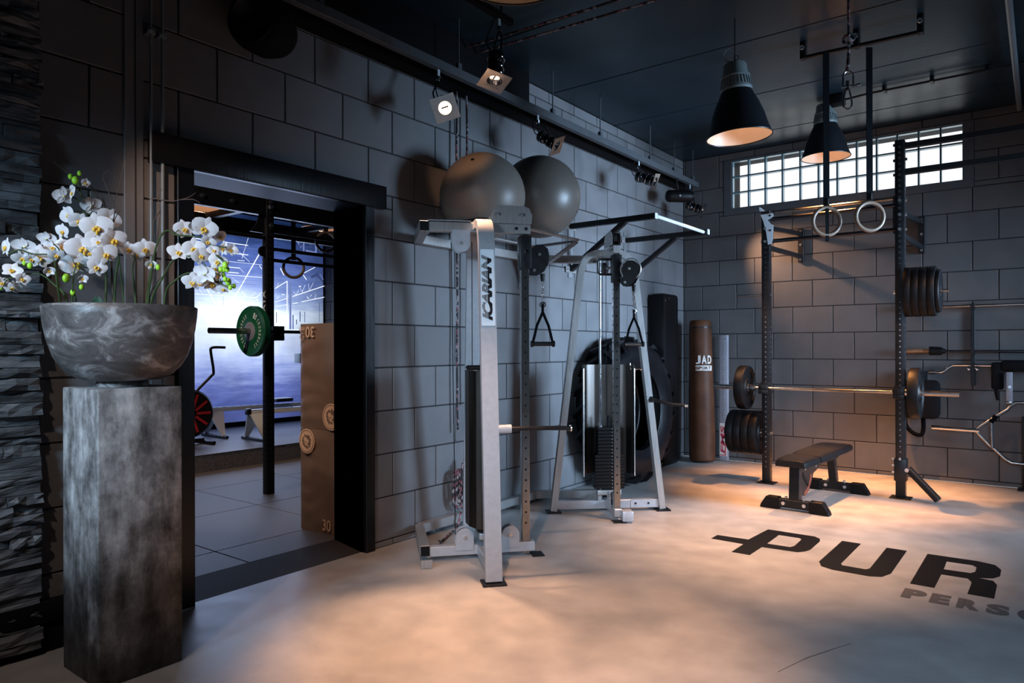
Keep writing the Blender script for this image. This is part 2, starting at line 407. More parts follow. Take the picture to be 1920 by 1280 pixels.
def floor_mat():
    m, nt, p = nodes('polished_concrete'); N, L = nt.nodes, nt.links
    g = N.new('ShaderNodeNewGeometry')
    n1 = N.new('ShaderNodeTexNoise'); n1.inputs['Scale'].default_value = .9; n1.inputs['Detail'].default_value = 9; n1.inputs['Roughness'].default_value = .62; n1.inputs['Distortion'].default_value = .5
    n2 = N.new('ShaderNodeTexNoise'); n2.inputs['Scale'].default_value = 5; n2.inputs['Detail'].default_value = 8
    for n in (n1, n2): L.new(g.outputs['Position'], n.inputs['Vector'])
    r = N.new('ShaderNodeValToRGB'); r.color_ramp.elements[0].position = .30; r.color_ramp.elements[1].position = .72
    r.color_ramp.elements[0].color = (.235, .225, .218, 1); r.color_ramp.elements[1].color = (.40, .38, .365, 1)
    L.new(n1.outputs['Fac'], r.inputs[0])
    r2 = N.new('ShaderNodeMapRange'); L.new(n2.outputs['Fac'], r2.inputs[0]); r2.inputs[1].default_value = .3; r2.inputs[2].default_value = .7; r2.inputs[3].default_value = .86; r2.inputs[4].default_value = 1.10
    mx = N.new('ShaderNodeVectorMath'); mx.operation = 'SCALE'; L.new(r.outputs[0], mx.inputs[0]); L.new(r2.outputs[0], mx.inputs['Scale'])
    # small dark specks
    vo = N.new('ShaderNodeTexVoronoi'); vo.inputs['Scale'].default_value = 1.7; L.new(g.outputs['Position'], vo.inputs['Vector'])
    lt = N.new('ShaderNodeMath'); lt.operation = 'LESS_THAN'; lt.inputs[1].default_value = .012; L.new(vo.outputs['Distance'], lt.inputs[0])
    mix = N.new('ShaderNodeMix'); mix.data_type = 'RGBA'; L.new(lt.outputs[0], mix.inputs[0]); L.new(mx.outputs[0], mix.inputs[6]); mix.inputs[7].default_value = (.06, .055, .05, 1)
    L.new(mix.outputs[2], p.inputs['Base Color'])
    rr = N.new('ShaderNodeMapRange'); L.new(n2.outputs['Fac'], rr.inputs[0]); rr.inputs[3].default_value = .30; rr.inputs[4].default_value = .52; L.new(rr.outputs[0], p.inputs['Roughness'])
    b = N.new('ShaderNodeBump'); b.inputs['Strength'].default_value = .05; L.new(n2.outputs['Fac'], b.inputs['Height']); L.new(b.outputs[0], p.inputs['Normal'])
    return m
M['floor'] = floor_mat()

def glass_mat():
    m, nt, p = nodes('glass_block'); N, L = nt.nodes, nt.links
    out = N['Material Output']; N.remove(p)
    t = N.new('ShaderNodeBsdfTransparent'); t.inputs[0].default_value = (.93, .94, .95, 1)
    g = N.new('ShaderNodeBsdfGlossy'); g.inputs['Roughness'].default_value = .15; g.inputs[0].default_value = (.7, .85, .95, 1)
    mx = N.new('ShaderNodeMixShader'); f = N.new('ShaderNodeLayerWeight'); f.inputs[0].default_value = .25
    L.new(f.outputs['Fresnel'], mx.inputs[0]); L.new(t.outputs[0], mx.inputs[1]); L.new(g.outputs[0], mx.inputs[2]); L.new(mx.outputs[0], out.inputs[0])
    return m
M['glass'] = glass_mat()
M['glass_edge'] = mat('glass_block_edge', (.25, .42, .48), .2, spec=.8)

def mural_mat():
    # backlit print: a bright hall above a wet floor
    m, nt, p = nodes('backlit_print'); N, L = nt.nodes, nt.links
    out = N['Material Output']; N.remove(p)
    g = N.new('ShaderNodeNewGeometry'); sp = N.new('ShaderNodeSeparateXYZ'); L.new(g.outputs['Position'], sp.inputs[0])
    def math_(op, a, b=None, c=None):
        n = N.new('ShaderNodeMath'); n.operation = op
        for i, x in enumerate((a, b, c)):
            if x is None: continue
            if isinstance(x, (int, float)): n.inputs[i].default_value = x
            else: L.new(x, n.inputs[i])
        return n.outputs[0]
    z = math_('DIVIDE', math_('SUBTRACT', sp.outputs[2], .25), 3.1)
    mp = N.new('ShaderNodeMapping'); mp.inputs['Scale'].default_value = (1, 1.1, 7.5); L.new(g.outputs['Position'], mp.inputs[0])
    n1 = N.new('ShaderNodeTexNoise'); n1.inputs['Scale'].default_value = 1.6; n1.inputs['Detail'].default_value = 7; n1.inputs['Roughness'].default_value = .6; L.new(mp.outputs[0], n1.inputs['Vector'])
    n2 = N.new('ShaderNodeTexNoise'); n2.inputs['Scale'].default_value = 2.0; n2.inputs['Detail'].default_value = 6; L.new(g.outputs['Position'], n2.inputs['Vector'])
    zz = math_('ADD', z, math_('MULTIPLY', math_('SUBTRACT', n1.outputs['Fac'], .5), .22))
    r = N.new('ShaderNodeValToRGB'); L.new(zz, r.inputs[0]); e = r.color_ramp.elements
    stops = [(0.0, (.07, .09, .26)), (.10, (.07, .10, .32)), (.18, (.13, .17, .48)), (.25, (.28, .36, .72)), (.34, (.48, .58, .88)), (.45, (.60, .70, .92)), (.52, (.64, .76, .95)), (.575, (.40, .52, .84)), (.66, (.20, .29, .66)), (.78, (.085, .14, .44)), (.88, (.03, .06, .2)), (1.0, (.008, .018, .06))]
    e[0].position = 0; e[0].color = (*stops[0][1], 1); e[1].position = 1; e[1].color = (*stops[-1][1], 1)
    for q, c in stops[1:-1]:
        k = e.new(q); k.color = (*c, 1)
    # bright haze at the far end of the hall
    dy = math_('DIVIDE', math_('ADD', sp.outputs[1], 2.74), .55); dz = math_('DIVIDE', math_('SUBTRACT', sp.outputs[2], 1.88), .34)
    d = math_('ADD', math_('MULTIPLY', dy, dy), math_('MULTIPLY', dz, dz)); glow = math_('EXPONENT', math_('MULTIPLY', d, -1.0))
    dy2 = math_('DIVIDE', math_('ADD', sp.outputs[1], 1.86), .22); dz2 = math_('DIVIDE', math_('SUBTRACT', sp.outputs[2], 1.80), .16)
    glow2 = math_('EXPONENT', math_('MULTIPLY', math_('ADD', math_('MULTIPLY', dy2, dy2), math_('MULTIPLY', dz2, dz2)), -1.0))
    gg = math_('ADD', math_('MULTIPLY', glow, .75), math_('MULTIPLY', glow2, .45))
    # darker towards the right side of the print
    side = math_('MULTIPLY_ADD', math_('MINIMUM', math_('MAXIMUM', math_('MULTIPLY', math_('ADD', sp.outputs[1], 2.0), 1.1), 0.0), 1.0), -.62, 1.0)
    tone = math_('MULTIPLY', side, math_('MULTIPLY_ADD', n2.outputs['Fac'], .9, .55))
    sc = N.new('ShaderNodeVectorMath'); sc.operation = 'SCALE'; L.new(r.outputs[0], sc.inputs[0]); L.new(tone, sc.inputs['Scale'])
    gc = N.new('ShaderNodeVectorMath'); gc.operation = 'SCALE'; gc.inputs[0].default_value = (.85, .95, 1.0); L.new(gg, gc.inputs['Scale'])
    ad = N.new('ShaderNodeVectorMath'); ad.operation = 'ADD'; L.new(sc.outputs[0], ad.inputs[0]); L.new(gc.outputs[0], ad.inputs[1])
    em = N.new('ShaderNodeEmission'); L.new(ad.outputs[0], em.inputs[0]); em.inputs[1].default_value = 1.15
    L.new(em.outputs[0], out.inputs[0]); return m
M['mural'] = mural_mat()
M['mural_bright'] = emis('print_bright_line', (.80, .88, 1.0), 1.35)
M['mural_mid'] = emis('print_mid_line', (.17, .22, .46), 1.0)
M['mural_dark'] = emis('print_dark_line', (.035, .055, .16), 1.0)

SPRAYS=[('white orchid spray rising tallest from the grey bowl, topped by yellow-throated blooms',[[[0.407,-7.011,1.516],[0.411,-7.008,1.631],[0.411,-7.008,1.722],[0.387,-7.001,1.794],[0.349,-7.005,1.89],[0.297,-7.032,1.985],[0.268,-7.054,2.055],[0.259,-7.061,2.137]],[[0.297,-7.032,1.985],[0.275,-7.074,2.023],[0.272,-7.114,2.026]],[[0.316,-7.018,1.95],[0.301,-7.067,1.965],[0.293,-7.098,1.952]]],[([0.297,-7.128,2.02],0.0432,[-0.9,-0.01,0.44],'o'),([0.347,-7.111,2.03],0.0316,[-0.05,-0.99,0.13],'o'),([0.266,-7.081,2.065],0.0208,[0.03,-1.0,-0.07],'o'),([0.282,-7.102,1.946],0.0413,[0.25,-0.93,-0.27],'o'),([0.366,-7.092,1.913],0.0453,[0.7,-0.33,-0.63],'o'),([0.327,-7.031,1.991],0.0441,[-0.89,0.04,0.45],'o'),([0.4,-7.041,1.887],0.0661,[0.92,-0.34,-0.22],'o'),([0.381,-6.986,1.935],0.051,[0.97,0.03,-0.25],'o'),([0.254,-7.114,1.876],0.0368,[0.38,-0.91,-0.16],'o'),([0.376,-7.075,2.075],0.0204,[0.96,0.0,-0.29],'o')],[([0.261,-7.089,2.117],0.0115),([0.297,-7.067,2.13],0.0103),([0.303,-7.086,2.095],0.0161)]),
('white orchid spray with the largest open blooms, low over the middle of the bowl',[[[0.456,-6.999,1.515],[0.487,-7.001,1.672],[0.527,-7.007,1.763],[0.508,-7.035,1.813],[0.467,-7.091,1.826]],[[0.479,-6.957,1.516],[0.506,-6.986,1.672],[0.527,-7.007,1.763]],[[0.35,-7.118,1.514],[0.407,-7.137,1.6],[0.433,-7.142,1.676],[0.44,-7.137,1.709]],[[0.38,-7.094,1.514],[0.392,-7.123,1.597],[0.403,-7.139,1.622]]],[([0.485,-7.128,1.781],0.0634,[0.94,-0.26,-0.23],'o'),([0.398,-7.121,1.727],0.058,[0.94,-0.27,-0.23],'o'),([0.572,-7.047,1.815],0.0549,[0.98,-0.0,-0.18],'o'),([0.573,-7.078,1.754],0.0479,[1.0,-0.04,-0.09],'o'),([0.557,-7.105,1.701],0.0412,[0.99,-0.07,-0.12],'o'),([0.485,-7.13,1.658],0.0284,[0.91,-0.19,-0.37],'c'),([0.417,-7.174,1.79],0.0394,[0.48,-0.84,-0.24],'o'),([0.495,-7.106,1.765],0.0329,[0.68,-0.33,-0.66],'o'),([0.539,-7.089,1.804],0.0328,[0.83,-0.29,0.47],'o')],[([0.42,-7.165,1.661],0.0165),([0.455,-7.121,1.625],0.011),([0.404,-7.134,1.605],0.0121)]),
('white orchid spray arching left across the edge of the dark stone cladding',[[[0.323,-7.138,1.514],[0.365,-7.169,1.578],[0.41,-7.197,1.662],[0.428,-7.209,1.72],[0.42,-7.227,1.749],[0.389,-7.276,1.751],[0.371,-7.315,1.765],[0.357,-7.35,1.742]],[[0.428,-7.209,1.72],[0.432,-7.193,1.769],[0.414,-7.219,1.805]]],[([0.457,-7.249,1.808],0.0361,[-0.56,0.57,0.6],'o'),([0.375,-7.247,1.74],0.0519,[0.88,-0.36,-0.31],'o'),([0.457,-7.24,1.683],0.0298,[0.87,-0.17,-0.46],'c'),([0.319,-7.28,1.785],0.0456,[-0.61,0.52,0.6],'o'),([0.281,-7.275,1.743],0.0372,[0.64,-0.3,-0.71],'o'),([0.23,-7.314,1.787],0.0394,[0.06,-1.0,0.06],'o'),([0.382,-7.2,1.786],0.0328,[0.94,-0.3,-0.17],'o'),([0.468,-7.217,1.746],0.0321,[0.67,-0.3,-0.68],'o'),([0.407,-7.283,1.728],0.0277,[0.76,-0.28,-0.59],'o')],[([0.353,-7.291,1.716],0.0097),([0.393,-7.285,1.703],0.0119)]),
('white orchid spray drooping lowest at the far left of the bowl',[[[0.35,-7.118,1.514],[0.36,-7.147,1.591],[0.344,-7.185,1.64],[0.328,-7.222,1.676],[0.298,-7.27,1.678],[0.27,-7.317,1.657]]],[([0.308,-7.319,1.684],0.0387,[0.82,-0.25,0.51],'o'),([0.236,-7.334,1.64],0.0283,[0.98,0.03,-0.21],'o'),([0.198,-7.285,1.626],0.0333,[0.7,-0.23,-0.68],'o'),([0.339,-7.294,1.652],0.028,[0.98,-0.01,-0.21],'o'),([0.253,-7.282,1.709],0.022,[-0.08,-1.0,-0.03],'o')],[([0.219,-7.331,1.622],0.0087)]),
('short white orchid spray with small ruffled blooms right of the big cluster',[[[0.467,-6.902,1.518],[0.456,-6.911,1.635],[0.461,-6.92,1.715],[0.479,-6.918,1.772]],[[0.489,-6.886,1.518],[0.513,-6.88,1.634],[0.534,-6.876,1.714]],[[0.455,-6.937,1.795],[0.496,-6.906,1.786],[0.532,-6.878,1.772]]],[([0.494,-6.952,1.797],0.0343,[0.9,-0.27,-0.34],'o'),([0.521,-6.895,1.801],0.0462,[0.9,-0.34,-0.28],'o'),([0.45,-6.892,1.784],0.0352,[0.66,-0.31,-0.69],'o'),([0.554,-6.886,1.735],0.0299,[0.84,-0.34,-0.43],'c')],[([0.584,-6.87,1.72],0.0115)]),
('white orchid spray arching highest over the left door jamb',[[[0.495,-6.881,1.518],[0.528,-6.881,1.621],[0.56,-6.882,1.723],[0.581,-6.878,1.802],[0.602,-6.863,1.859],[0.623,-6.846,1.878],[0.651,-6.825,1.859],[0.701,-6.8,1.853],[0.761,-6.767,1.842],[0.794,-6.754,1.813],[0.831,-6.739,1.802],[0.869,-6.722,1.796]]],[([0.642,-6.783,1.891],0.0441,[0.89,-0.37,-0.28],'o'),([0.762,-6.8,1.888],0.0271,[-0.88,0.12,0.46],'o'),([0.773,-6.766,1.882],0.0545,[0.85,-0.37,-0.37],'o'),([0.803,-6.766,1.824],0.0339,[0.71,-0.3,-0.64],'o'),([0.754,-6.685,1.857],0.0326,[0.99,-0.11,-0.1],'o'),([0.802,-6.691,1.801],0.0369,[-0.02,-0.99,0.12],'o'),([0.839,-6.683,1.794],0.0298,[0.95,-0.17,-0.25],'o')],[]),
('white orchid spray at middle height in front of the door opening',[[[0.533,-6.89,1.517],[0.59,-6.897,1.587],[0.655,-6.885,1.671],[0.713,-6.866,1.743],[0.779,-6.828,1.757],[0.834,-6.812,1.732],[0.859,-6.793,1.698],[0.894,-6.766,1.674]],[[0.882,-6.775,1.758],[0.905,-6.758,1.732],[0.913,-6.751,1.709]]],[([0.772,-6.812,1.79],0.0494,[0.92,-0.37,-0.14],'o'),([0.845,-6.824,1.752],0.0375,[0.99,-0.06,-0.09],'o'),([0.743,-6.863,1.769],0.0423,[0.87,-0.28,0.41],'o'),([0.872,-6.763,1.734],0.0379,[0.85,-0.43,-0.31],'o'),([0.815,-6.773,1.751],0.0292,[0.67,-0.28,-0.69],'o'),([0.866,-6.728,1.735],0.0225,[0.99,-0.04,-0.11],'o'),([0.916,-6.806,1.77],0.0262,[0.9,-0.31,0.31],'o'),([0.836,-6.751,1.708],0.027,[0.64,-0.33,-0.7],'o')],[([0.93,-6.763,1.714],0.0133),([0.89,-6.759,1.699],0.0111),([0.915,-6.745,1.699],0.0111),([0.893,-6.748,1.7],0.0111),([0.882,-6.743,1.679],0.01)]),
('white orchid spray hanging lowest in front of the door opening, tipped with green buds',[[[0.584,-6.851,1.516],[0.616,-6.852,1.612],[0.673,-6.846,1.655],[0.732,-6.826,1.686],[0.8,-6.8,1.686],[0.85,-6.774,1.665],[0.863,-6.765,1.649],[0.898,-6.738,1.629],[0.914,-6.725,1.622]],[[0.787,-6.809,1.684],[0.8,-6.8,1.697],[0.84,-6.782,1.694]],[[0.863,-6.765,1.649],[0.889,-6.744,1.651],[0.918,-6.723,1.636]]],[([0.812,-6.839,1.649],0.0442,[0.64,-0.47,-0.6],'o'),([0.872,-6.819,1.676],0.0461,[-0.42,0.73,0.54],'o'),([0.823,-6.759,1.645],0.0428,[0.72,-0.32,-0.62],'o'),([0.85,-6.727,1.623],0.0271,[0.64,-0.45,-0.63],'o'),([0.824,-6.815,1.643],0.0311,[0.75,-0.31,-0.58],'o'),([0.874,-6.759,1.671],0.0245,[-0.07,-1.0,-0.03],'o')],[([0.919,-6.757,1.658],0.01),([0.898,-6.73,1.65],0.0145),([0.911,-6.729,1.625],0.01),([0.903,-6.707,1.633],0.01)])]
TWIGS=[[[[0.417,-6.978,1.517],[0.398,-6.98,1.726],[0.373,-6.974,1.891],[0.35,-6.979,1.963],[0.302,-6.99,2.024],[0.241,-7.012,2.102],[0.204,-7.04,2.137],[0.164,-7.07,2.156],[0.096,-7.097,2.209]],[[0.35,-6.979,1.963],[0.292,-6.973,2.038],[0.251,-7.004,2.09],[0.232,-7.019,2.118],[0.182,-7.032,2.171],[0.127,-7.061,2.241]],[[0.373,-6.974,1.891],[0.441,-6.985,1.952],[0.436,-6.989,1.998],[0.454,-6.975,2.055],[0.474,-6.96,2.174]],[[0.373,-6.974,1.891],[0.447,-6.981,1.94],[0.461,-6.97,1.965]],[[0.436,-6.989,1.998],[0.435,-7.015,2.062],[0.423,-7.024,2.107],[0.443,-7.009,2.135]],[[0.361,-7.046,1.963],[0.363,-7.045,2.002],[0.352,-7.053,2.048]]],[[[0.507,-6.859,1.518],[0.496,-6.842,1.684],[0.482,-6.828,1.805],[0.49,-6.822,1.899],[0.496,-6.818,1.982],[0.49,-6.822,2.037],[0.501,-6.813,2.077],[0.488,-6.823,2.101]],[[0.496,-6.818,1.982],[0.491,-6.846,1.92],[0.5,-6.839,1.837]],[[0.494,-6.819,2.032],[0.553,-6.799,2.021],[0.61,-6.781,2.023],[0.652,-6.762,2.035],[0.67,-6.748,2.051]],[[0.61,-6.781,2.023],[0.661,-6.755,2.021],[0.685,-6.736,2.007]],[[0.49,-6.822,2.037],[0.458,-6.847,2.037],[0.443,-6.858,2.061]],[[0.511,-6.882,1.518],[0.526,-6.87,1.622],[0.575,-6.846,1.684],[0.609,-6.832,1.713]]]]
MURAL_LINES=[(-2.284,2.813,-2.775,1.992,0.0159,1),(-3.331,2.546,-3.277,2.462,0.0159,1),(-3.277,2.462,-2.988,1.982,0.0122,1),(-3.374,3.13,-3.096,3.112,0.0159,1),(-3.096,3.112,-2.341,3.099,0.0186,1),(-2.832,2.897,-2.483,2.894,0.0106,1),(-2.707,2.752,-2.483,2.752,0.0106,1),(-2.791,2.627,-2.253,2.628,0.0053,1),(-2.792,2.545,-2.623,2.546,0.0106,1),(-2.823,2.47,-2.635,2.471,0.0106,1),(-2.828,2.431,-2.254,2.438,0.008,1),(-3.332,2.125,-2.353,2.127,0.0074,1),(-3.193,2.747,-3.018,2.757,0.0106,1),(-3.33,2.9,-3.16,2.896,0.0127,1),(-2.482,3.005,-2.587,2.686,0.0053,1),(-2.63,2.78,-2.462,2.654,0.0053,1),(-2.623,2.546,-2.553,2.485,0.0053,1),(-2.75,2.399,-2.614,2.312,0.0053,1),(-2.485,2.03,-2.331,2.108,0.0085,1),(-2.331,2.108,-2.332,1.873,0.0106,1),(-2.52,2.016,-2.52,1.866,0.0053,1),(-3.244,2.026,-3.244,1.765,0.0095,1),(-3.155,1.94,-3.155,1.783,0.0042,1),(-2.298,2.615,-2.257,2.563,0.0106,1),(-2.582,2.209,-2.528,2.136,0.0106,1),(-2.655,2.656,-2.544,2.659,0.008,1),(-3.059,2.133,-3.019,2.189,0.0048,1),(-3.019,2.189,-2.766,2.205,0.0048,1),(-2.766,2.205,-2.716,2.146,0.0048,1),(-2.931,2.194,-2.963,2.139,0.0037,1),(-2.865,2.198,-2.832,2.147,0.0037,1),(-3.331,2.206,-3.247,2.122,0.0042,1),(-3.247,2.211,-3.185,2.133,0.0042,1),(-2.699,2.147,-2.648,2.204,0.0042,1),(-2.441,2.138,-2.371,2.206,0.0053,1),(-2.353,2.127,-2.263,2.212,0.0053,1),(-2.476,2.081,-2.281,2.171,0.0053,1),(-2.824,2.378,-2.254,2.382,0.0053,2),(-2.824,2.316,-2.352,2.319,0.0053,2),(-3.026,2.491,-2.823,2.493,0.008,2),(-2.697,2.854,-2.252,2.856,0.0064,2),(-3.33,2.649,-3.184,2.634,0.008,2),(-2.783,1.895,-2.784,1.779,0.0037,2),(-2.882,2.113,-2.882,1.991,0.0037,2),(-1.939,2.607,-1.873,2.501,0.0132,1),(-1.52,2.538,-1.456,2.463,0.0132,1),(-1.662,2.485,-1.295,2.677,0.0095,1),(-2.034,2.284,-1.816,2.414,0.0117,1),(-1.816,2.414,-1.818,1.65,0.0148,1),(-1.719,2.182,-1.112,2.388,0.0117,1),(-1.552,2.107,-1.113,2.205,0.0106,1),(-2.035,2.079,-1.821,2.145,0.0095,1),(-2.035,2.006,-1.822,2.049,0.0074,1),(-1.72,2.07,-1.621,2.088,0.0106,1),(-1.201,2.581,-1.128,2.492,0.0106,2),(-1.7,2.255,-1.651,2.208,0.0053,1),(-1.651,2.208,-1.601,2.295,0.0053,1),(-1.541,2.265,-1.48,2.38,0.0053,1),(-1.531,2.257,-1.581,2.322,0.0042,1),(-1.409,2.299,-1.419,2.41,0.0042,1),(-1.399,2.3,-1.327,2.425,0.0042,1),(-1.997,2.294,-1.968,2.378,0.0042,1),(-1.451,2.194,-1.41,2.162,0.0106,1),(-1.389,2.198,-1.358,2.234,0.0053,1),(-2.006,2.13,-1.959,2.165,0.0064,1),(-1.912,2.201,-1.864,2.204,0.0106,1),(-1.601,2.346,-1.561,2.349,0.0159,1),(-1.297,2.168,-1.276,2.247,0.0042,1),(-1.758,2.402,-1.76,1.668,0.0371,2),(-1.71,1.895,-1.711,1.669,0.0265,2),(-1.208,2.104,-1.209,1.792,0.0085,3),(-1.647,1.822,-1.647,1.746,0.0159,3),(-1.582,1.95,-1.582,1.79,0.0159,3),(-1.492,1.954,-1.492,1.784,0.0106,3),(-2.007,1.925,-2.007,1.761,0.0106,3),(-1.368,2.508,-1.233,2.579,0.0318,3),(-1.275,2.584,-1.128,2.439,0.0212,3),(-1.618,3.061,-1.549,2.976,0.0477,2),(-1.508,3.176,-1.509,2.879,0.0265,2),(-1.273,3.206,-1.274,2.904,0.0318,2),(-1.468,3.215,-1.273,3.206,0.0318,2),(-1.469,2.926,-1.274,2.912,0.0318,2),(-1.427,3.101,-1.428,2.981,0.0005,3),(-1.376,3.098,-1.377,2.978,0.0477,3),(-1.569,3.092,-1.569,2.982,0.0477,3),(-3.333,1.689,-2.256,1.699,0.0064,1),(-2.036,1.663,-1.603,1.663,0.008,1)]

# ================================================================== THE SETTING
CZ = 3.72
def struct(name, lo, hi, m, **k):
    mb = MB(); mb.box(lo, hi); return mb.build(name, m, kind='structure', smooth=False, **k)
# ---- floor with its painted lettering
floor = struct('floor', (-0.05, -10.5, -0.10), (6.5, 0.0, 0.0), M['floor'])
LET = {'P': [(1.955, -3.735), (2.075, -3.735), (2.080, -3.500), (2.310, -3.480), (2.345, -3.430), (2.362, -3.370), (2.362, -3.115), (2.345, -3.045), (2.300, -3.005), (1.970, -3.005), (1.945, -3.370), (1.724, -3.385), (1.722, -3.500), (1.956, -3.503)]}
def flat(polys, name, m, z0=.0005, th=.0012):
    mb = MB()
    for poly, hole in polys:
        if hole is None:
            mb.prism(poly, (0, 0, z0), (1, 0, 0), (0, 1, 0), th)
        else:
            cu = bpy.data.curves.new('c', 'CURVE'); cu.dimensions = '2D'; cu.fill_mode = 'BOTH'; cu.extrude = th / 2
            for pl_ in (poly, hole):
                s = cu.splines.new('POLY'); s.points.add(len(pl_) - 1); s.use_cyclic_u = True
                for i, (a, b) in enumerate(pl_): s.points[i].co = (a, b, 0, 1)
            ob = bpy.data.objects.new('c', cu); link(ob); bpy.context.view_layer.update()
            me = bpy.data.meshes.new_from_object(ob.evaluated_get(bpy.context.evaluated_depsgraph_get()))
            bpy.data.objects.remove(ob)
            vs = [mb.bm.verts.new((v.co.x, v.co.y, v.co.z + z0 + th / 2)) for v in me.vertices]
            for p in me.polygons:
                try: mb.bm.faces.new([vs[i] for i in p.vertices])
                except ValueError: pass
    return mb.build(name, m, floor, smooth=False, recalc=False)
flat([(LET['P'], [(2.081, -3.115), (2.225, -3.113), (2.246, -3.142), (2.252, -3.340), (2.236, -3.388), (2.083, -3.396)])], 'floor_letter', M['black_print'], )
flat([([(2.485, -3.010), (2.605, -3.010), (2.597, -3.575), (2.612, -3.606), (2.745, -3.606), (2.762, -3.570), (2.765, -3.010), (2.886, -3.010), (2.882, -3.600), (2.850, -3.700), (2.790, -3.735), (2.585, -3.735), (2.510, -3.700), (2.476, -3.610)], None)], 'floor_letter', M['black_print'])
flat([([(3.006, -3.008), (3.281, -2.998), (3.375, -3.030), (3.409, -3.120), (3.409, -3.270), (3.378, -3.342), (3.307, -3.382), (3.382, -3.394), (3.403, -3.467), (3.402, -3.738), (3.280, -3.738), (3.284, -3.499), (3.260, -3.432), (3.126, -3.436), (3.122, -3.735), (3.001, -3.735)],
       [(3.124, -3.122), (3.262, -3.115), (3.285, -3.150), (3.286, -3.258), (3.266, -3.306), (3.127, -3.318)])], 'floor_letter', M['black_print'])
flat([([(3.534, -3.742), (3.93, -3.742), (3.93, -3.63), (3.64, -3.63), (3.64, -3.43), (3.88, -3.43), (3.88, -3.32), (3.64, -3.32), (3.64, -3.12), (3.93, -3.12), (3.93, -3.01), (3.534, -3.01)], None)], 'floor_letter', M['black_print'])
for ch, x0, x1 in (('P', 2.990, 3.104), ('E', 3.124, 3.216), ('R', 3.247, 3.350), ('S', 3.376, 3.478), ('O', 3.508, 3.615)):
    mb = MB(); text_bm(mb, ch, Matrix.Translation((x0, -4.008, .0006)), x1 - x0, .172, bold=.065)
    mb.build('floor_letter', M['grey_print'], floor, smooth=False, recalc=False)
mb = MB()
rc = random.Random(2); pp = [(2.72, -5.32), (2.76, -5.18), (2.79, -5.09), (2.83, -5.00), (2.87, -4.90), (2.905, -4.83)]
mb.prism([(a + rc.uniform(-.002, .002), b) for a, b in pp] + [(a + .005, b) for a, b in pp[::-1]], (0, 0, .0003), (1, 0, 0), (0, 1, 0), .0006)
mb.build('floor_crack', M['grey_print'], floor, smooth=False)

# ---- walls: mortar slabs and every block on them
DY0, DY1, DZ = -6.406, -5.225, 2.335       # doorway in the left wall
def slab(name, boxes, m):
    mb = MB()
    for lo, hi in boxes: mb.box(lo, hi)
    return mb.build(name, m, kind='structure', smooth=False)
wall_left = slab('wall_left', [((-.31, -10.5, 0), (-.006, DY0, CZ)), ((-.31, DY1, 0), (-.006, 0.3, CZ)), ((-.31, DY0, DZ), (-.006, DY1, CZ))], M['mortar'])
WX0, WX1, WZ0, WZ1 = .617, 2.981, 3.047, 3.621
wall_back = slab('wall_back', [((-.006, .006, 0), (WX0, .3, CZ)), ((WX1, .006, 0), (6.5, .3, CZ)), ((WX0, .006, 0), (WX1, .3, WZ0)), ((WX0, .006, WZ1), (WX1, .3, CZ))], M['mortar'])
wall_right = struct('wall_right', (6.5, -10.5, 0), (6.7, .3, CZ), M['darkwall'])
wall_rear = struct('wall_rear', (-.31, -10.7, 0), (6.7, -10.5, CZ), M['darkwall'])
ceiling = struct('ceiling', (-.31, -10.7, CZ + .012), (6.7, .3, CZ + .2), M['mortar'])
BC = {}
def block_mesh(axis, w, h, m):
    k = (axis, round(w, 2), round(h, 2), m)
    if k not in BC:
        mb = MB(); w2, h2 = w / 2, h / 2
        if axis == 'x': mb.box((-.003, -w2, -h2), (.006, w2, h2), .0028)
        else: mb.box((-w2, -.006, -h2), (w2, .003, h2), .0028)
        BC[k] = (mb.mesh('block', M[m], smooth=False), w, h)
    return BC[k]
J = .0045
def rects_minus(r, o):                                          # rectangle minus opening -> list of rectangles
    u0, u1, z0, z1 = r; a0, a1, b0, b1 = o
    if u1 <= a0 or u0 >= a1 or z1 <= b0 or z0 >= b1: return [r]
    out = []
    if z0 < b0: out.append((u0, u1, z0, b0))
    if z1 > b1: out.append((u0, u1, b1, z1))
    zz0, zz1 = max(z0, b0), min(z1, b1)
    if u0 < a0: out.append((u0, a0, zz0, zz1))
    if u1 > a1: out.append((a1, u1, zz0, zz1))
    return out
def blocks(axis, wall, plane, u_lo, u_hi, zl, base_u, W_, par, openings, m, ztop=CZ):
    n = 0
    zs = [0.0] + [zl - .298 * k for k in range(14, -3, -1) if 0 < zl - .298 * k < ztop] + [ztop]
    for z0, z1 in zip(zs[:-1], zs[1:]):
        row = round((zl - z1) / .298) if z1 < ztop else round((zl - z0) / .298) - 1
        off = 0 if (row + par) % 2 == 0 else .5
        k = math.floor((u_lo - base_u) / W_ - off) ; 
        while True:
            a = base_u + (k + off) * W_; b = a + W_; k += 1
            if a >= u_hi - .01: break
            a, b = max(a, u_lo), min(b, u_hi)
            if b - a < .02: continue
            rs = [(a, b, z0, z1)]
            for o in openings: rs = [q for r in rs for q in rects_minus(r, o)]
            for (p0, p1, q0, q1) in rs:
                w, h = p1 - p0 - 2 * J, q1 - q0 - 2 * J
                if w < .015 or h < .012: continue
                me, mw, mh = block_mesh(axis, w, h, m)
                c = ((plane, (p0 + p1) / 2, (q0 + q1) / 2) if axis == 'x' else ((p0 + p1) / 2, plane, (q0 + q1) / 2))
                c = V(c) + (V((-.006, 0, 0)) if axis == 'x' else V((0, .006, 0)))
                inst(me, 'block', c, wall, scale=((1, w / mw, h / mh) if axis == 'x' else (w / mw, 1, h / mh)))
                n += 1
    return n
n1 = blocks('x', wall_left, 0, -7.56, 0, 3.3212, -.4163 - 20 * .433, .433, 0, [(DY0 - .09, DY1 + .08, 0, DZ)], 'block')
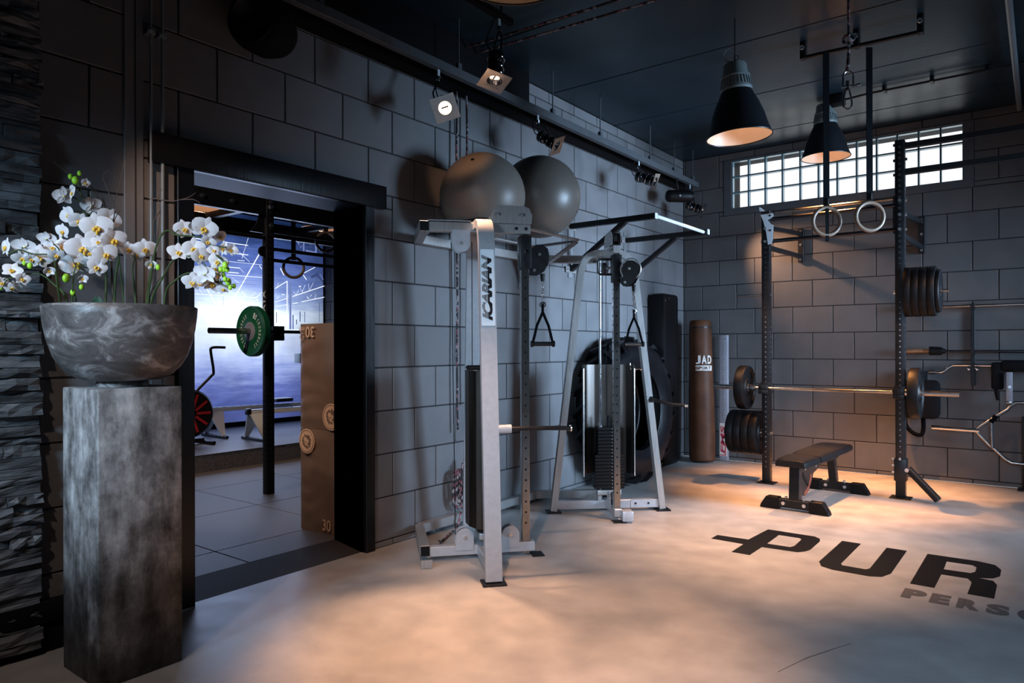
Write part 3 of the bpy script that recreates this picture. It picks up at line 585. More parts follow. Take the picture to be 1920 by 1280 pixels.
n2 = blocks('y', wall_back, 0, 0, 4.8, 2.7232, .4578 - 2 * .433, .433, 1, [(.522, 3.07, 2.968, 3.638)], 'backblock')
print('blocks', n1, n2)
mb = MB(); mb.box((-.006, -6.755, 0), (.010, -6.662, CZ), .003); mb.build('trim_1', M['block'], kind='structure')
mb = MB(); mb.box((-.006, -6.706, 0), (.0125, -6.700, CZ)); mb.build('trim_2', M['mortar'], kind='structure')

# ---- ceiling planks
for i in range(9):
    y1 = -.62 - 1.175 * i; y0 = y1 - 1.175
    mb = MB(); mb.box((0.0, y0 + .006, CZ), (6.5, y1 - .006, CZ + .03), .006)
    mb.build('ceiling_panel', M['ceiling'], ceiling, smooth=False)
mb = MB(); mb.box((0.0, -.614, CZ), (6.5, 0, CZ + .03), .006); mb.build('ceiling_panel', M['ceiling'], ceiling, smooth=False)

# ---- high window of glass blocks
win = MB(); 
for lo, hi in (((.522, -.004, 2.968), (3.07, .012, WZ0)), ((.522, -.004, WZ1), (3.07, .012, 3.638)), ((.522, -.004, WZ0), (WX0, .012, WZ1)), ((WX1, -.004, WZ0), (3.07, .012, WZ1))): win.box(lo, hi, .002)
window = win.build('window_1', M['frame_grey'], kind='structure', smooth=False)
gw, gh = (WX1 - WX0) / 12, (WZ1 - WZ0) / 3
gb = MB(); gb.box((-gw / 2 + .006, 0, -gh / 2 + .006), (gw / 2 - .006, .004, gh / 2 - .006))
gm = gb.mesh('glass_block', M['glass'], smooth=False)
eb = MB()
for lo, hi in (((-gw / 2 + .004, -.03, -gh / 2 + .004), (-gw / 2 + .009, .03, gh / 2 - .004)), ((gw / 2 - .009, -.03, -gh / 2 + .004), (gw / 2 - .004, .03, gh / 2 - .004)),
               ((-gw / 2 + .009, -.03, -gh / 2 + .004), (gw / 2 - .009, .03, -gh / 2 + .007)), ((-gw / 2 + .009, -.03, gh / 2 - .010), (gw / 2 - .009, .03, gh / 2 - .004))): eb.box(lo, hi)
em_ = eb.mesh('block_edge', M['glass_edge'], smooth=False)
for i in range(12):
    for j in range(3):
        c = V((WX0 + gw * (i + .5), .05, WZ0 + gh * (j + .5)))
        o = inst(gm, 'glass_block', c, window)
        inst(em_, 'block_edge', c, o)
mb = MB()
for i in range(13): mb.box((WX0 + gw * i - .005, .022, WZ0), (WX0 + gw * i + .005, .08, WZ1))
for j in range(4): mb.box((WX0, .022, WZ0 + gh * j - .005), (WX1, .08, WZ0 + gh * j + .005))
mb.build('window_joints', M['mortar'], window, smooth=False)

# ---- black steel beam and cable tray high on the left wall
mb = MB(); mb.box((0.001, -7.1, 3.325), (.13, -.02, 3.42), .004); mb.build('trim_3', M['matt_black'], kind='structure', label='black steel beam along the top of the left wall')
mb = MB(); mb.box((0.001, -7.1, 3.42), (.128, -3.50, CZ), .004); mb.build('shade_box', M['matt_black'], kind='structure', label='added black box darkening the wall above the steel beam')  # box added in place of shade on the wall above the beam
mb = MB(); mb.box((.275, -10.4, 3.290), (.325, -.29, 3.352), .003)
track = mb.build('lighting_track', M['rail'], label='long dark grey lighting track hanging along the left wall', cat='track')
for y in (-.42, -.95, -1.55, -2.6, -3.4, -4.6, -5.8, -7.0):
    mb = MB(); mb.box((.285, y - .02, 3.352), (.315, y + .02, 3.40), .002); mb.cyl((.30, y, 3.40), (.30, y, CZ), .006, 8)
    mb.build('hanger', M['rail'], track)
mb = MB(); mb.box((.98, -5.9, 3.36), (1.02, -4.9, 3.40), .003)
track2 = mb.build('lighting_track', M['matt_black'], label='short black lighting track further out from the left wall', cat='track')
for y in (-5.0, -5.8):
    mb = MB(); mb.cyl((1.0, y, 3.40), (1.0, y, CZ), .006, 8); mb.build('hanger', M['matt_black'], track2)

# ---- slate cladding at the far left
clad = MB(); clad.box((.0, -7.75, 0.02), (.018, -7.125, CZ))
cladding = clad.build('wall_cladding', M['matt_black'], kind='structure', smooth=False)
SV = []
rs = random.Random(5)
for v in range(10):
    mb = MB(); nu, nv = 5, 3; P = []; F = []
    for i in range(nu):
        for j in range(nv):
            e = (i in (0, nu - 1)) or (j in (0, nv - 1))
            P.append((1 + rs.uniform(-.20, .16) - (.12 if e else 0), i / (nu - 1) - .5, j / (nv - 1) - .5 + (0 if e else rs.uniform(-.1, .1))))
    for i in range(nu - 1):
        for j in range(nv - 1): a = i * nv + j; F.append((a, a + nv, a + nv + 1, a + 1))
    B = [(0, P[k][1], P[k][2]) for k in range(nu * nv)]
    ring = [j for j in range(nv)] + [i * nv + nv - 1 for i in range(1, nu)] + [(nu - 1) * nv + j for j in range(nv - 2, -1, -1)] + [i * nv for i in range(nu - 2, 0, -1)]
    n0 = len(P); P2 = P + [(0, P[k][1], P[k][2]) for k in ring]
    for q in range(len(ring)):
        a, b = ring[q], ring[(q + 1) % len(ring)]; F.append((a, b, n0 + (q + 1) % len(ring), n0 + q))
    mb._add(P2, F); SV.append(mb.mesh('stone', M['stone'], smooth=False))
z = .04; nst = 0
while z < CZ - .05 and nst < 290:
    h = rs.choice((.030, .038, .044, .044, .052, .058))
    y = -7.128 + rs.uniform(-.012, .004)
    while y > -7.70:
        w = rs.uniform(.11, .36)
        if y - w < -7.62: w = y + 7.74
        d = rs.choice((.028, .036, .042, .050, .064))
        inst(SV[rs.randrange(10)], 'stone', (.018, y - w / 2, z + h / 2), cladding, scale=(d, w - .003, h - .003)); nst += 1
        y -= w
    z += h
# black skirting duct under the cladding
mb = MB(); mb.box((.001, -10.4, .14), (.055, -6.50, .235), .006); mb.box((.001, -10.4, 0), (.03, -6.50, .14), .003)
mb.build('baseboard_left', M['matt_black'], kind='structure')

# ---- door frame
fr = MB(); fr.box((-.30, DY0 - .001, .0), (.022, DY0 + .0, DZ)); fr.box((-.31, DY0 - .09, 0), (.024, DY0, DZ + .02), .003)
door = fr.build('door_1', M['frame_black'], kind='structure')
mb = MB(); mb.box((-.315, DY1, 0), (.024, DY1 + .078, DZ + .02), .003); mb.build('door_jamb', M['frame_black'], door)
mb = MB(); mb.box((-.318, DY0, 2.322), (.02, DY1, 2.334)); mb.build('door_head', M['soffit'], door)
mb = MB(); mb.box((.0, -6.640, 2.316), (.055, -5.065, 2.470), .004); mb.build('door_lintel', M['frame_black'], door)
mb = MB(); mb._add([(-.03, DY0, 0), (-.31, DY0, 0), (-.31, DY0, .04), (-.03, DY1, 0), (-.31, DY1, 0), (-.31, DY1, .04)], [(0, 1, 2), (3, 5, 4), (0, 2, 5, 3), (0, 3, 4, 1), (1, 4, 5, 2)])
mb.build('door_threshold', M['rampmat'], door, smooth=False)

# ================================================================== THE ROOM BEYOND THE DOOR
fl2 = struct('floor_2', (-6.0, -8.3, -.10), (-.31, -1.1, .018), M['mortar'])
xs_ = [-.312, -.705, -1.70, -2.70, -3.57]; ys_ = [-8.3, -7.78, -6.83, -5.88, -4.93, -3.98, -3.03, -2.08, -1.1]
for i in range(4):
    for j in range(8):
        mb = MB(); mb.box((xs_[i + 1] + .003, ys_[j] + .003, .012), (xs_[i] - .003, ys_[j + 1] - .003, .04), .003)
        mb.build('floor_tile', M['floormat'], fl2, smooth=False)
mb = MB(); mb.box((-5.85, -8.3, .0), (-3.57, -1.1, .222)); mb.build('trim_4', M['speckle'], kind='structure', smooth=False, label='speckled rubber step of the raised training floor')
mb = MB(); mb.box((-5.85, -8.3, .216), (-3.565, -1.1, .228), .002); mb.build('trim_5', M['platform'], kind='structure', smooth=False, label='dark mat on top of the raised training floor')
struct('wall_far', (-6.0, -8.3, 0), (-5.85, -1.1, 3.55), M['darkwall'])
wr2 = struct('wall_side', (-6.0, -1.094, 0), (-.31, -.95, 3.55), M['mortar'])
blocks('y', wr2, -1.10, -5.85, -2.4, 2.7232, -5.6, .433, 0, [], 'backblock', ztop=3.5)
struct('wall_side_left', (-6.0, -8.5, 0), (-.31, -8.3, 3.55), M['darkwall'])
struct('ceiling_2', (-6.0, -8.5, 3.5), (-.31, -.95, 3.65), M['ceiling'])

# backlit wall print
mt = thing('backlit_mural', (-5.8, -3.0, .30), 'large backlit blue print of an empty industrial hall behind the rowing machines', 'mural')
mb = MB(); mb.box((-5.84, -5.6, .27), (-5.752, -1.12, 3.36)); mb.build('light_box', M['matt_black'], mt, smooth=False)
mb = MB(); mb._add([(-5.75, -5.58, .30), (-5.75, -1.13, .30), (-5.75, -1.13, 3.34), (-5.75, -5.58, 3.34)], [(0, 1, 2, 3)])
mb.build('print', M['mural'], mt, smooth=False, recalc=False)
mb = MB()
for y0, z0, y1, z1, w, c in MURAL_LINES:
    d = V((y1 - y0, z1 - z0)); d.normalize(); n = V((-d.y, d.x)) * (w / 2)
    xx = -5.745 + c * .0006
    vs, fs = mb._add([(xx, y0 + n.x, z0 + n.y), (xx, y1 + n.x, z1 + n.y), (xx, y1 - n.x, z1 - n.y), (xx, y0 - n.x, z0 - n.y)], [(0, 1, 2, 3)])
    for f in fs: f.material_index = c - 1
mb.build('print_lines', [M['mural_bright'], M['mural_mid'], M['mural_dark']], mt, kind='stuff', smooth=False, recalc=False)

# ---- rig with barbell in the far room
rig = thing('training_rig', (-2.03, -4.6, .04), 'black steel training rig standing beyond the doorway', 'rig')
def holed_post(name, x, y, z0, z1, wx, wy, parent, faces, m='black', step=.05, hz0=None, r=.0085):
    mb = MB(); mb.box((x - wx / 2, y - wy / 2, z0), (x + wx / 2, y + wy / 2, z1), .004)
    p = mb.build(name, M[m], parent)
    mb = MB(); z = (hz0 or z0 + .12)
    while z < z1 - .03:
        for fx, fy in faces:
            c = V((x + fx * wx / 2, y + fy * wy / 2, z)); n = V((fx, fy, 0))
            mb.cyl(c - n * .002, c + n * .0008, r, 8)
        z += step
    mb.build('bolt_holes', M['mortar'], p, kind='stuff')
    return p
for y in (-4.605, -3.50):
    holed_post('post', -2.03, y, .04, 2.735, .075, .075, rig, [(1, 0), (0, -1)])
for x in (-2.03, -3.1):
    mb = MB(); mb.beam((x, -7.4, 2.655), (x, -2.3, 2.655), .06, .155, bev=.003); mb.build('crossbeam', M['black'], rig)
for y in (-6.0, -4.605, -3.50, -2.4):
    mb = MB(); mb.beam((-3.1, y, 2.70), (-2.03, y, 2.70), .06, .06); mb.build('crossbeam', M['black'], rig)
for y, a in ((-5.25, 0), (-4.98, 0), (-4.62, 0), (-4.60, 1)):
    mb = MB(); mb.cyl((-1.998, y, 2.655 + .05 * (a or 0)), (-1.985, y, 2.655 + .05 * (a or 0)), .018, 12); mb.build('bolt', M['bolt'], rig)
for z in (2.66, 2.49):
    mb = MB(); mb.cyl((-1.99, -4.600, z), (-1.975, -4.600, z), .020, 14); mb.build('bolt', M['bolt'], rig)
for z, y0, y1 in ((2.445, -4.58, -2.4), (2.375, -7.0, -4.63), (2.282, -4.58, -2.4), (2.180, -4.58, -2.4)):
    mb = MB(); mb.cyl((-2.02, y0, z), (-2.02, y1, z), .017, 12); mb.build('pull_up_bar', M['black'], rig)
mb = MB()
mb.prism([(-.02, 2.42), (-.16, 2.42), (-.10, 2.50), (-.06, 2.60), (-.16, 2.62), (-.02, 2.62)], (-2.05, -4.62, 0), (0, 1, 0), (0, 0, 1), .02)
mb.build('bracket', M['black'], rig)
mb = MB(); mb.cyl((-2.03, -4.66, 2.25), (-2.01, -4.66, 2.25), .05, 14); mb.build('bracket', M['black'], rig)
mb = MB(); mb.box((-2.01, -4.665, 1.44), (-1.86, -4.55, 1.49), .004); mb.box((-1.885, -4.665, 1.49), (-1.86, -4.55, 1.57), .004); mb.build('bar_hook', M['black'], rig)
mb = MB(); text_bm(mb, 'ATX', frame((-2.018, -4.6428, 1.70), (0, 0, 1), (-1, 0, 0), (0, -1, 0)), .20, .045, bold=.02); mb.build('lettering', M['white_print'], rig, smooth=False)
bar = thing('barbell', (-1.9, -4.3, 1.52), 'barbell with a green bumper plate resting on the rig beyond the doorway', 'barbell')
mb = MB(); mb.cyl((-1.9, -4.72, 1.52), (-1.9, -3.4, 1.52), .0145, 14); mb.build('bar', M['black'], bar)
mb = MB(); mb.cyl((-1.9, -5.25, 1.52), (-1.9, -4.80, 1.52), .025, 16); mb.cyl((-1.9, -4.80, 1.52), (-1.9, -4.74, 1.52), .036, 16); mb.build('sleeve', M['steel'], bar)
gp = thing('bumper_plate', (-1.9, -4.84, 1.52), 'green bumper plate with white lettering on the barbell beyond the doorway', 'weight plate')
mb = MB(); mb.lathe([(.026, -.036), (.085, -.036), (.095, -.030), (.20, -.030), (.213, -.036), (.222, -.024), (.222, .024), (.213, .036), (.026, .036)], (-1.9, -4.84, 1.52), (0, 1, 0), 48); mb.build('disc', M['green'], gp)
mb = MB(); mb.lathe([(.026, -.040), (.078, -.039), (.084, -.035), (.084, .0), (.026, .0)], (-1.9, -4.84, 1.52), (0, 1, 0), 32); mb.build('hub', M['greyplastic'], gp)
mb = MB()
def ringtext(mb, s, a0, da, R, c, ux, uz, w, h, nrm):
    for i, ch in enumerate(s):
        a = a0 + da * i; out = V(ux) * math.cos(a) + V(uz) * math.sin(a); t = V(nrm).cross(out) * -1
        tt = out.cross(V(nrm)) * 1.0
        o = V(c) + out * R - tt * (w / 2)
        text_bm(mb, ch, frame(o, tt, out, nrm), w, h, th=0, bold=.02)
cc = (-1.9, -4.8705, 1.52)
# seen from -y: x runs right, z up; angles run clockwise
ringtext(mb, 'CROSSMAXX', math.radians(38), -math.radians(12.5), .128, cc, (1, 0, 0), (0, 0, 1), .018, .036, (0, -1, 0))
ringtext(mb, 'CROSSMAXX', math.radians(218), -math.radians(12.5), .128, cc, (1, 0, 0), (0, 0, 1), .018, .036, (0, -1, 0))
ringtext(mb, '10', math.radians(66), -math.radians(11), .122, cc, (1, 0, 0), (0, 0, 1), .022, .050, (0, -1, 0))
ringtext(mb, '10', math.radians(246), -math.radians(11), .122, cc, (1, 0, 0), (0, 0, 1), .022, .050, (0, -1, 0))
mb.build('lettering', M['white_print'], gp, smooth=False, recalc=False)

# ---- gymnastic rings of the far room
def gym_ring(name, c, axis, R, r, top, label, group, m='wood', straps=.045, tail=None, sd=(1, 0, 0)):
    t = thing(name, c, label, 'gymnastic ring', group)
    mb = MB(); mb.torus(c, axis, R, r, 40, 12); mb.build('ring', M[m], t)
    mb = MB(); c = V(c); a = V(c) + V((0, 0, R + r)); sd = V(sd)
    mb.beam(a - V((0, 0, 2.6 * r)), V((a.x, a.y, top)), straps, .006, up=V(axis))
    if tail: mb.beam(c + V((0, 0, R)) + V(axis) * .012, c - V((0, 0, R + tail)) + V(axis) * .012, straps * .55, .004, up=V(axis))
    mb.build('strap', M['strap'], t)
    mb = MB(); mb.box(V((a.x, a.y, a.z + .03)) - V((.018, .012, .025)), V((a.x, a.y, a.z + .03)) + V((.018, .012, .025)), .003); mb.build('buckle', M['black'], t)
    return t
gym_ring('gymnastic_ring', (-2.45, -4.035, 2.19), (.85, -.4, 0), .10, .015, 3.5, 'brown wooden gymnastic ring hanging in the middle of the far room doorway view', None)
gym_ring('gymnastic_ring', (-2.45, -3.63, 2.50), (.75, -.66, 0), .10, .015, 3.5, 'gymnastic ring hanging at the right edge of the doorway view', None)

# ---- soft plyo boxes
def plyo(z0, z1, label, emb, texts):
    t = thing('plyo_box', (-.56, -4.88, z0), label, 'box', 'stacked soft jump boxes')
    x0, x1, y0, y1 = -.752, -.322, -5.180, -4.58
    mb = MB(); n, m_ = 14, 26; P = []; F = []
    r2 = random.Random(int(z0 * 100))
    def dis(u, v):                                              # soft folds in the cover
        e = min(u, 1 - u, v, 1 - v)
        f = .010 * math.sin(v * 34 + 5 * noise.noise(V((u * 2, v * 3, z0)))) * (1 - u) ** 1.5
        return (f + .010 * noise.noise(V((u * 3, v * 5, z0 + 3))) + .012) * min(1, e * 9)
    for i in range(n + 1):
        for j in range(m_ + 1):
            u, v = i / n, j / m_; P.append((x0 + (x1 - x0) * u, y0 - dis(u, v), z0 + (z1 - z0) * v))
    for i in range(n):
        for j in range(m_): a = i * (m_ + 1) + j; F.append((a, a + m_ + 1, a + m_ + 2, a + 1))
    mb._add(P, F); mb.box((x0, y0 + .001, z0), (x1, y1, z1), .012)
    b = mb.build('body', M['brown_vinyl'], t, angle=1.2)
    return t
def cut(mb, x=-.326):
    bmesh.ops.bisect_plane(mb.bm, geom=mb.bm.verts[:] + mb.bm.edges[:] + mb.bm.faces[:], plane_co=(x, 0, 0), plane_no=(1, 0, 0), clear_outer=True)
def emblem(c, R, parent, seed):
    mb = MB(); mb.cyl(V(c), V(c) + V((0, -.004, 0)), R, 36); cut(mb); mb.build('emblem_disc', M['tan'], parent)
    r2 = random.Random(seed); mb = MB(); P = []
    for k in range(22):
        a = 2 * PI * k / 22; rr = R * (.62 if k % 2 else .50) * (1 + r2.uniform(-.12, .12)); P.append((math.cos(a) * rr, math.sin(a) * rr))
    mb.prism(P, V(c) + V((0, -.0045, 0)), (1, 0, 0), (0, 0, 1), .0008)
    mb.torus(V(c) + V((0, -.0045, 0)), (0, 1, 0), R * .88, .0022, 36, 6)
    cut(mb); mb.build('emblem_print', M['brown_vinyl'], parent, smooth=False)
    mb = MB()
    for a, b, q in ((-.15, .15, .20), (.14, .02, .16), (0.02, -.18, .13), (-.08, -.30, .08)):
        mb.cyl(V(c) + V((a * R, -.0055, b * R)), V(c) + V((a * R, -.0068, b * R)), q * R, 10)
    mb.beam(V(c) + V((-.30 * R, -.0062, -.10 * R)), V(c) + V((.34 * R, -.0062, -.42 * R)), .10 * R, .001, up=(0, 1, 0))
    cut(mb); mb.build('emblem_print', M['tan'], parent, smooth=False)
lowb = plyo(.041, .785, 'brown soft jump box standing on the rubber tiles, lower of the two', 0, 0)
topb = plyo(.787, 1.549, 'brown soft jump box on top of the stack, with upside-down number', 0, 0)
emblem((-.651, -5.199, .694), .090, lowb, 3)
emblem((-.372, -5.199, .885), .095, topb, 5)
for par, s, o, ux, uy, w, h in ((topb, '30', (-.562, -5.203, 1.528), (-1, 0, 0), (0, 0, -1), .098, .080), (topb, 'inch', (-.672, -5.203, 1.524), (-1, 0, 0), (0, 0, -1), .066, .036), (lowb, '30', (-.470, -5.203, .075), (1, 0, 0), (0, 0, 1), .090, .080)):
    mb = MB(); text_bm(mb, s, frame(o, ux, uy, (0, -1, 0)), w, h, bold=.01); mb.build('lettering', M['tan'], par, smooth=False, recalc=False)
mb = MB()
ap = [(-.735, 1.455), (-.706, 1.425), (-.677, 1.455), (-.691, 1.455), (-.691, 1.478), (-.721, 1.478), (-.721, 1.455), (-.735, 1.455)]
for a, b in zip(ap[:-1], ap[1:]): mb.beam((a[0], -5.2035, a[1]), (b[0], -5.2035, b[1]), .004, .001, up=(0, 1, 0))
mb.build('arrow_print', M['tan'], topb, smooth=False)

# ---- rowing machines and air bike
def rower(x, y0, label):
    t = thing('rowing_machine', (x, y0 + 1.1, .228), label, 'rowing machine', 'rowing machines on the raised floor')
    z = .228
    mb = MB(); mb.beam((x, y0, z + .355), (x, y0 + 1.75, z + .335), .05, .05, bev=.004); mb.build('rail', M['pale'], t)
    mb = MB(); mb.beam((x, y0, z + .385), (x, y0 + 1.7, z + .365), .034, .010); mb.build('rail_track', M['chrome'], t)
    mb = MB(); mb.box((x - .035, y0 - .03, z + .33), (x + .035, y0 + .02, z + .405), .008); mb.build('end_cap', M['black'], t)
    for s in (-1, 1):                                           # splayed rear legs
        mb = MB(); tp = V((x + s * .02, y0 + .10, z + .335)); bt = V((x + s * .20, y0 + .10, z + .03))
        mb._add([tp + V((0, -.10, 0)), tp + V((0, .10, 0)), bt + V((0, .025, 0)), bt + V((0, -.025, 0)), tp + V((s * .02, -.10, 0)), tp + V((s * .02, .10, 0)), bt + V((s * .02, .025, 0)), bt + V((s * .02, -.025, 0))],
                [(0, 1, 2, 3), (7, 6, 5, 4), (0, 4, 5, 1), (1, 5, 6, 2), (2, 6, 7, 3), (3, 7, 4, 0)]); mb.build('leg', M['pale'], t)
    mb = MB(); mb.cyl((x - .30, y0 + .10, z + .022), (x + .30, y0 + .10, z + .022), .020, 10); mb.build('foot_bar', M['black'], t)
    mb = MB(); mb.lathe([(.001, -.05), (.24, -.05), (.26, 0), (.24, .05), (.001, .05)], (x, y0 + 2.15, z + .36), (1, 0, 0), 24); mb.build('flywheel', M['black'], t)
    mb = MB(); mb.box((x - .12, y0 + 1.72, z + .33), (x + .12, y0 + 1.80, z + .50), .02); mb.build('footrest', M['pale'], t)
    mb = MB(); mb.box((x - .10, y0 + .95, z + .40), (x + .10, y0 + 1.22, z + .45), .015); mb.build('seat', M['black'], t)
    mb = MB(); mb.beam((x, y0 + 1.75, z + .34), (x, y0 + 2.3, z + .06), .06, .06); mb.cyl((x - .22, y0 + 2.3, z + .025), (x + .22, y0 + 2.3, z + .025), .022, 10); mb.build('front_leg', M['pale'], t)
    mb = MB(); mb.tube([(x, y0 + 1.80, z + .36), (x - .02, y0 + 1.62, z + .80), (x - .02, y0 + 1.40, z + .98)], .014, 8); mb.build('monitor_arm', M['black'], t)
    mb = MB(); mb.box((x - .09, y0 + 1.36, z + .93), (x + .05, y0 + 1.39, z + 1.07), .01); mb.build('monitor', M['lampgrey'], t)
rower(-4.86, -3.62, 'white rowing machine on the raised floor, further from the doorway')
rower(-4.12, -3.50, 'white rowing machine on the raised floor, nearer to the doorway')
t = thing('air_bike', (-4.45, -4.15, .228), 'black and red air bike half hidden behind the left door jamb', 'exercise bike')
mb = MB(); mb.lathe([(.02, -.06), (.26, -.07), (.285, -.045), (.285, .045), (.26, .07), (.02, .06)], (-4.45, -4.08, .60), (1, 0, 0), 32); mb.build('fan_wheel', M['black'], t)
mb = MB()
for k in range(10):
    a = 2 * PI * k / 10; mb.beam((-4.375, -4.08 + .06 * math.cos(a), .60 + .06 * math.sin(a)), (-4.375, -4.08 + .235 * math.cos(a), .60 + .235 * math.sin(a)), .03, .006, up=(1, 0, 0))
mb.build('fan_blades', M['red'], t)
mb = MB(); mb.tube(smooth_path([(-4.45, -4.02, .80), (-4.45, -3.96, .88), (-4.45, -3.80, 1.03), (-4.45, -3.765, 1.09), (-4.45, -3.80, 1.33), (-4.45, -3.79, 1.375), (-4.43, -3.74, 1.385), (-4.42, -3.63, 1.382)], 4), .017, 10); mb.build('handlebar', M['black'], t)
mb = MB(); mb.cyl((-4.70, -3.90, .25), (-4.20, -3.90, .25), .024, 12); mb.beam((-4.45, -3.9, .27), (-4.45, -5.0, .29), .06, .05); mb.cyl((-4.70, -5.0, .25), (-4.20, -5.0, .25), .024, 12); mb.build('base', M['black'], t)
mb = MB(); mb.beam((-4.45, -4.55, .3), (-4.45, -4.65, 1.0), .05, .05); mb.build('seat_post', M['black'], t)
mb = MB(); mb.box((-4.55, -4.78, 1.0), (-4.35, -4.55, 1.06), .02); mb.build('saddle', M['rubber'], t)

# ================================================================== PENDANT LAMPS
def pendant(x, y, zr, D, label, top, mi='lampin', power=8, tilt=(0, 0), bc=(1, .60, .36), ang=105, group='industrial pendant lamps'):
    R = D / 2; s = D / .462
    t = thing('pendant_lamp', (x, y, zr), label, 'lamp', group)
    tx, ty = tilt
    sh = Matrix.Identity(3)
    ax = V((tx, ty, 1)).normalized()
    prof = [(R, 0), (R * .97, .018 * s), (R * .90, .06 * s), (R * .80, .15 * s), (R * .66, .235 * s), (R * .52, .30 * s), (R * .46, .335 * s)]
    mb = MB(); mb.lathe(prof, (x, y, zr), ax, 48); mb.build('shade', M['lampblack'], t, angle=1.2)
    mb = MB(); mb.lathe([(r - .004, h + .001) for r, h in prof] + [(.001, .336 * s)], (x, y, zr), ax, 48); mb.build('shade_lining', M[mi], t, angle=1.2)
    mb = MB(); mb.torus(V((x, y, zr)), ax, R - .001, .005 * s, 48, 8); mb.build('rim', M['lampblack'], t)
    mb = MB(); mb.lathe([(R * .47, .325 * s), (R * .49, .345 * s), (R * .47, .355 * s), (R * .41, .425 * s), (R * .45, .430 * s), (R * .43, .445 * s)], (x, y, zr), ax, 40); mb.build('collar', M['lampgrey'], t)
    mb = MB(); o = ax.orthogonal().normalized(); b = ax.cross(o)
    for k in range(28):
        a = 2 * PI * k / 28; n = o * math.cos(a) + b * math.sin(a)
        mb.beam(V((x, y, zr)) + ax * .360 * s + n * (R * .465), V((x, y, zr)) + ax * .422 * s + n * (R * .415), .010 * s, .010 * s, up=n)
    mb.build('cooling_fins', M['lampgrey'], t)
    mb = MB(); mb.lathe([(R * .41, .440 * s), (R * .385, .448 * s), (R * .355, .52 * s), (R * .33, .528 * s), (.002, .530 * s)], (x, y, zr), ax, 4 if False else 24); mb.build('ballast_housing', M['lampgrey'], t)
    tp = V((x, y, zr)) + ax * .53 * s
    if top - tp.z > .05:
        mb = MB(); mb.cyl(tp, (tp.x + .003, tp.y, top), .0045, 8); mb.build('suspension_wire', M['black'], t)
        mb = MB(); mb.tube([tp] + smooth_path([tp + V((0, 0, .02)), tp + V((-.05, -.01, .03)), tp + V((-.075, -.02, .075)), tp + V((-.05, -.01, .12)), tp + V((0, 0, .135))], 4), .005, 8); mb.build('cable', M['greyplastic'], t)
        mb = MB(); mb.torus(tp + V((.012, 0, .045)), (.6, -.8, 0), .016, .003, 14, 6); mb.build('hook', M['black'], t)
    if power:
        l = bpy.data.lights.new('pendant_bulb', 'SPOT'); l.energy = power; l.color = bc; l.shadow_soft_size = .06; l.spot_size = math.radians(ang); l.spot_blend = 1.0
        o = link(bpy.data.objects.new('pendant_bulb', l)); o.location = V((x, y, zr)) + ax * .06 * s; look(o, -ax)
pendant(1.889, -3.378, 2.873, .455, 'black pendant lamp with ribbed grey top hanging nearest the glass-block window side, largest fully visible', CZ, tilt=(-.05, -.03), power=950, bc=(1.0, .56, .33), ang=60)
pendant(1.955, -1.160, 3.195, .440, 'black pendant lamp hanging in front of the glass-block window', CZ, tilt=(-.01, 0), power=2100, bc=(1.0, .40, .12), ang=58)
pendant(1.913, -6.080, 2.872, .46, 'pendant lamp cut off at the top edge of the view, only its ochre inside showing', CZ, mi='lampin_dim', power=0)
pendant(-3.15, -4.62, 2.79, .46, 'glowing pendant lamp at the left of the doorway view', 3.5, power=60)
pendant(-3.13, -3.16, 2.78, .46, 'glowing pendant lamp at the right of the doorway view', 3.5, power=60)

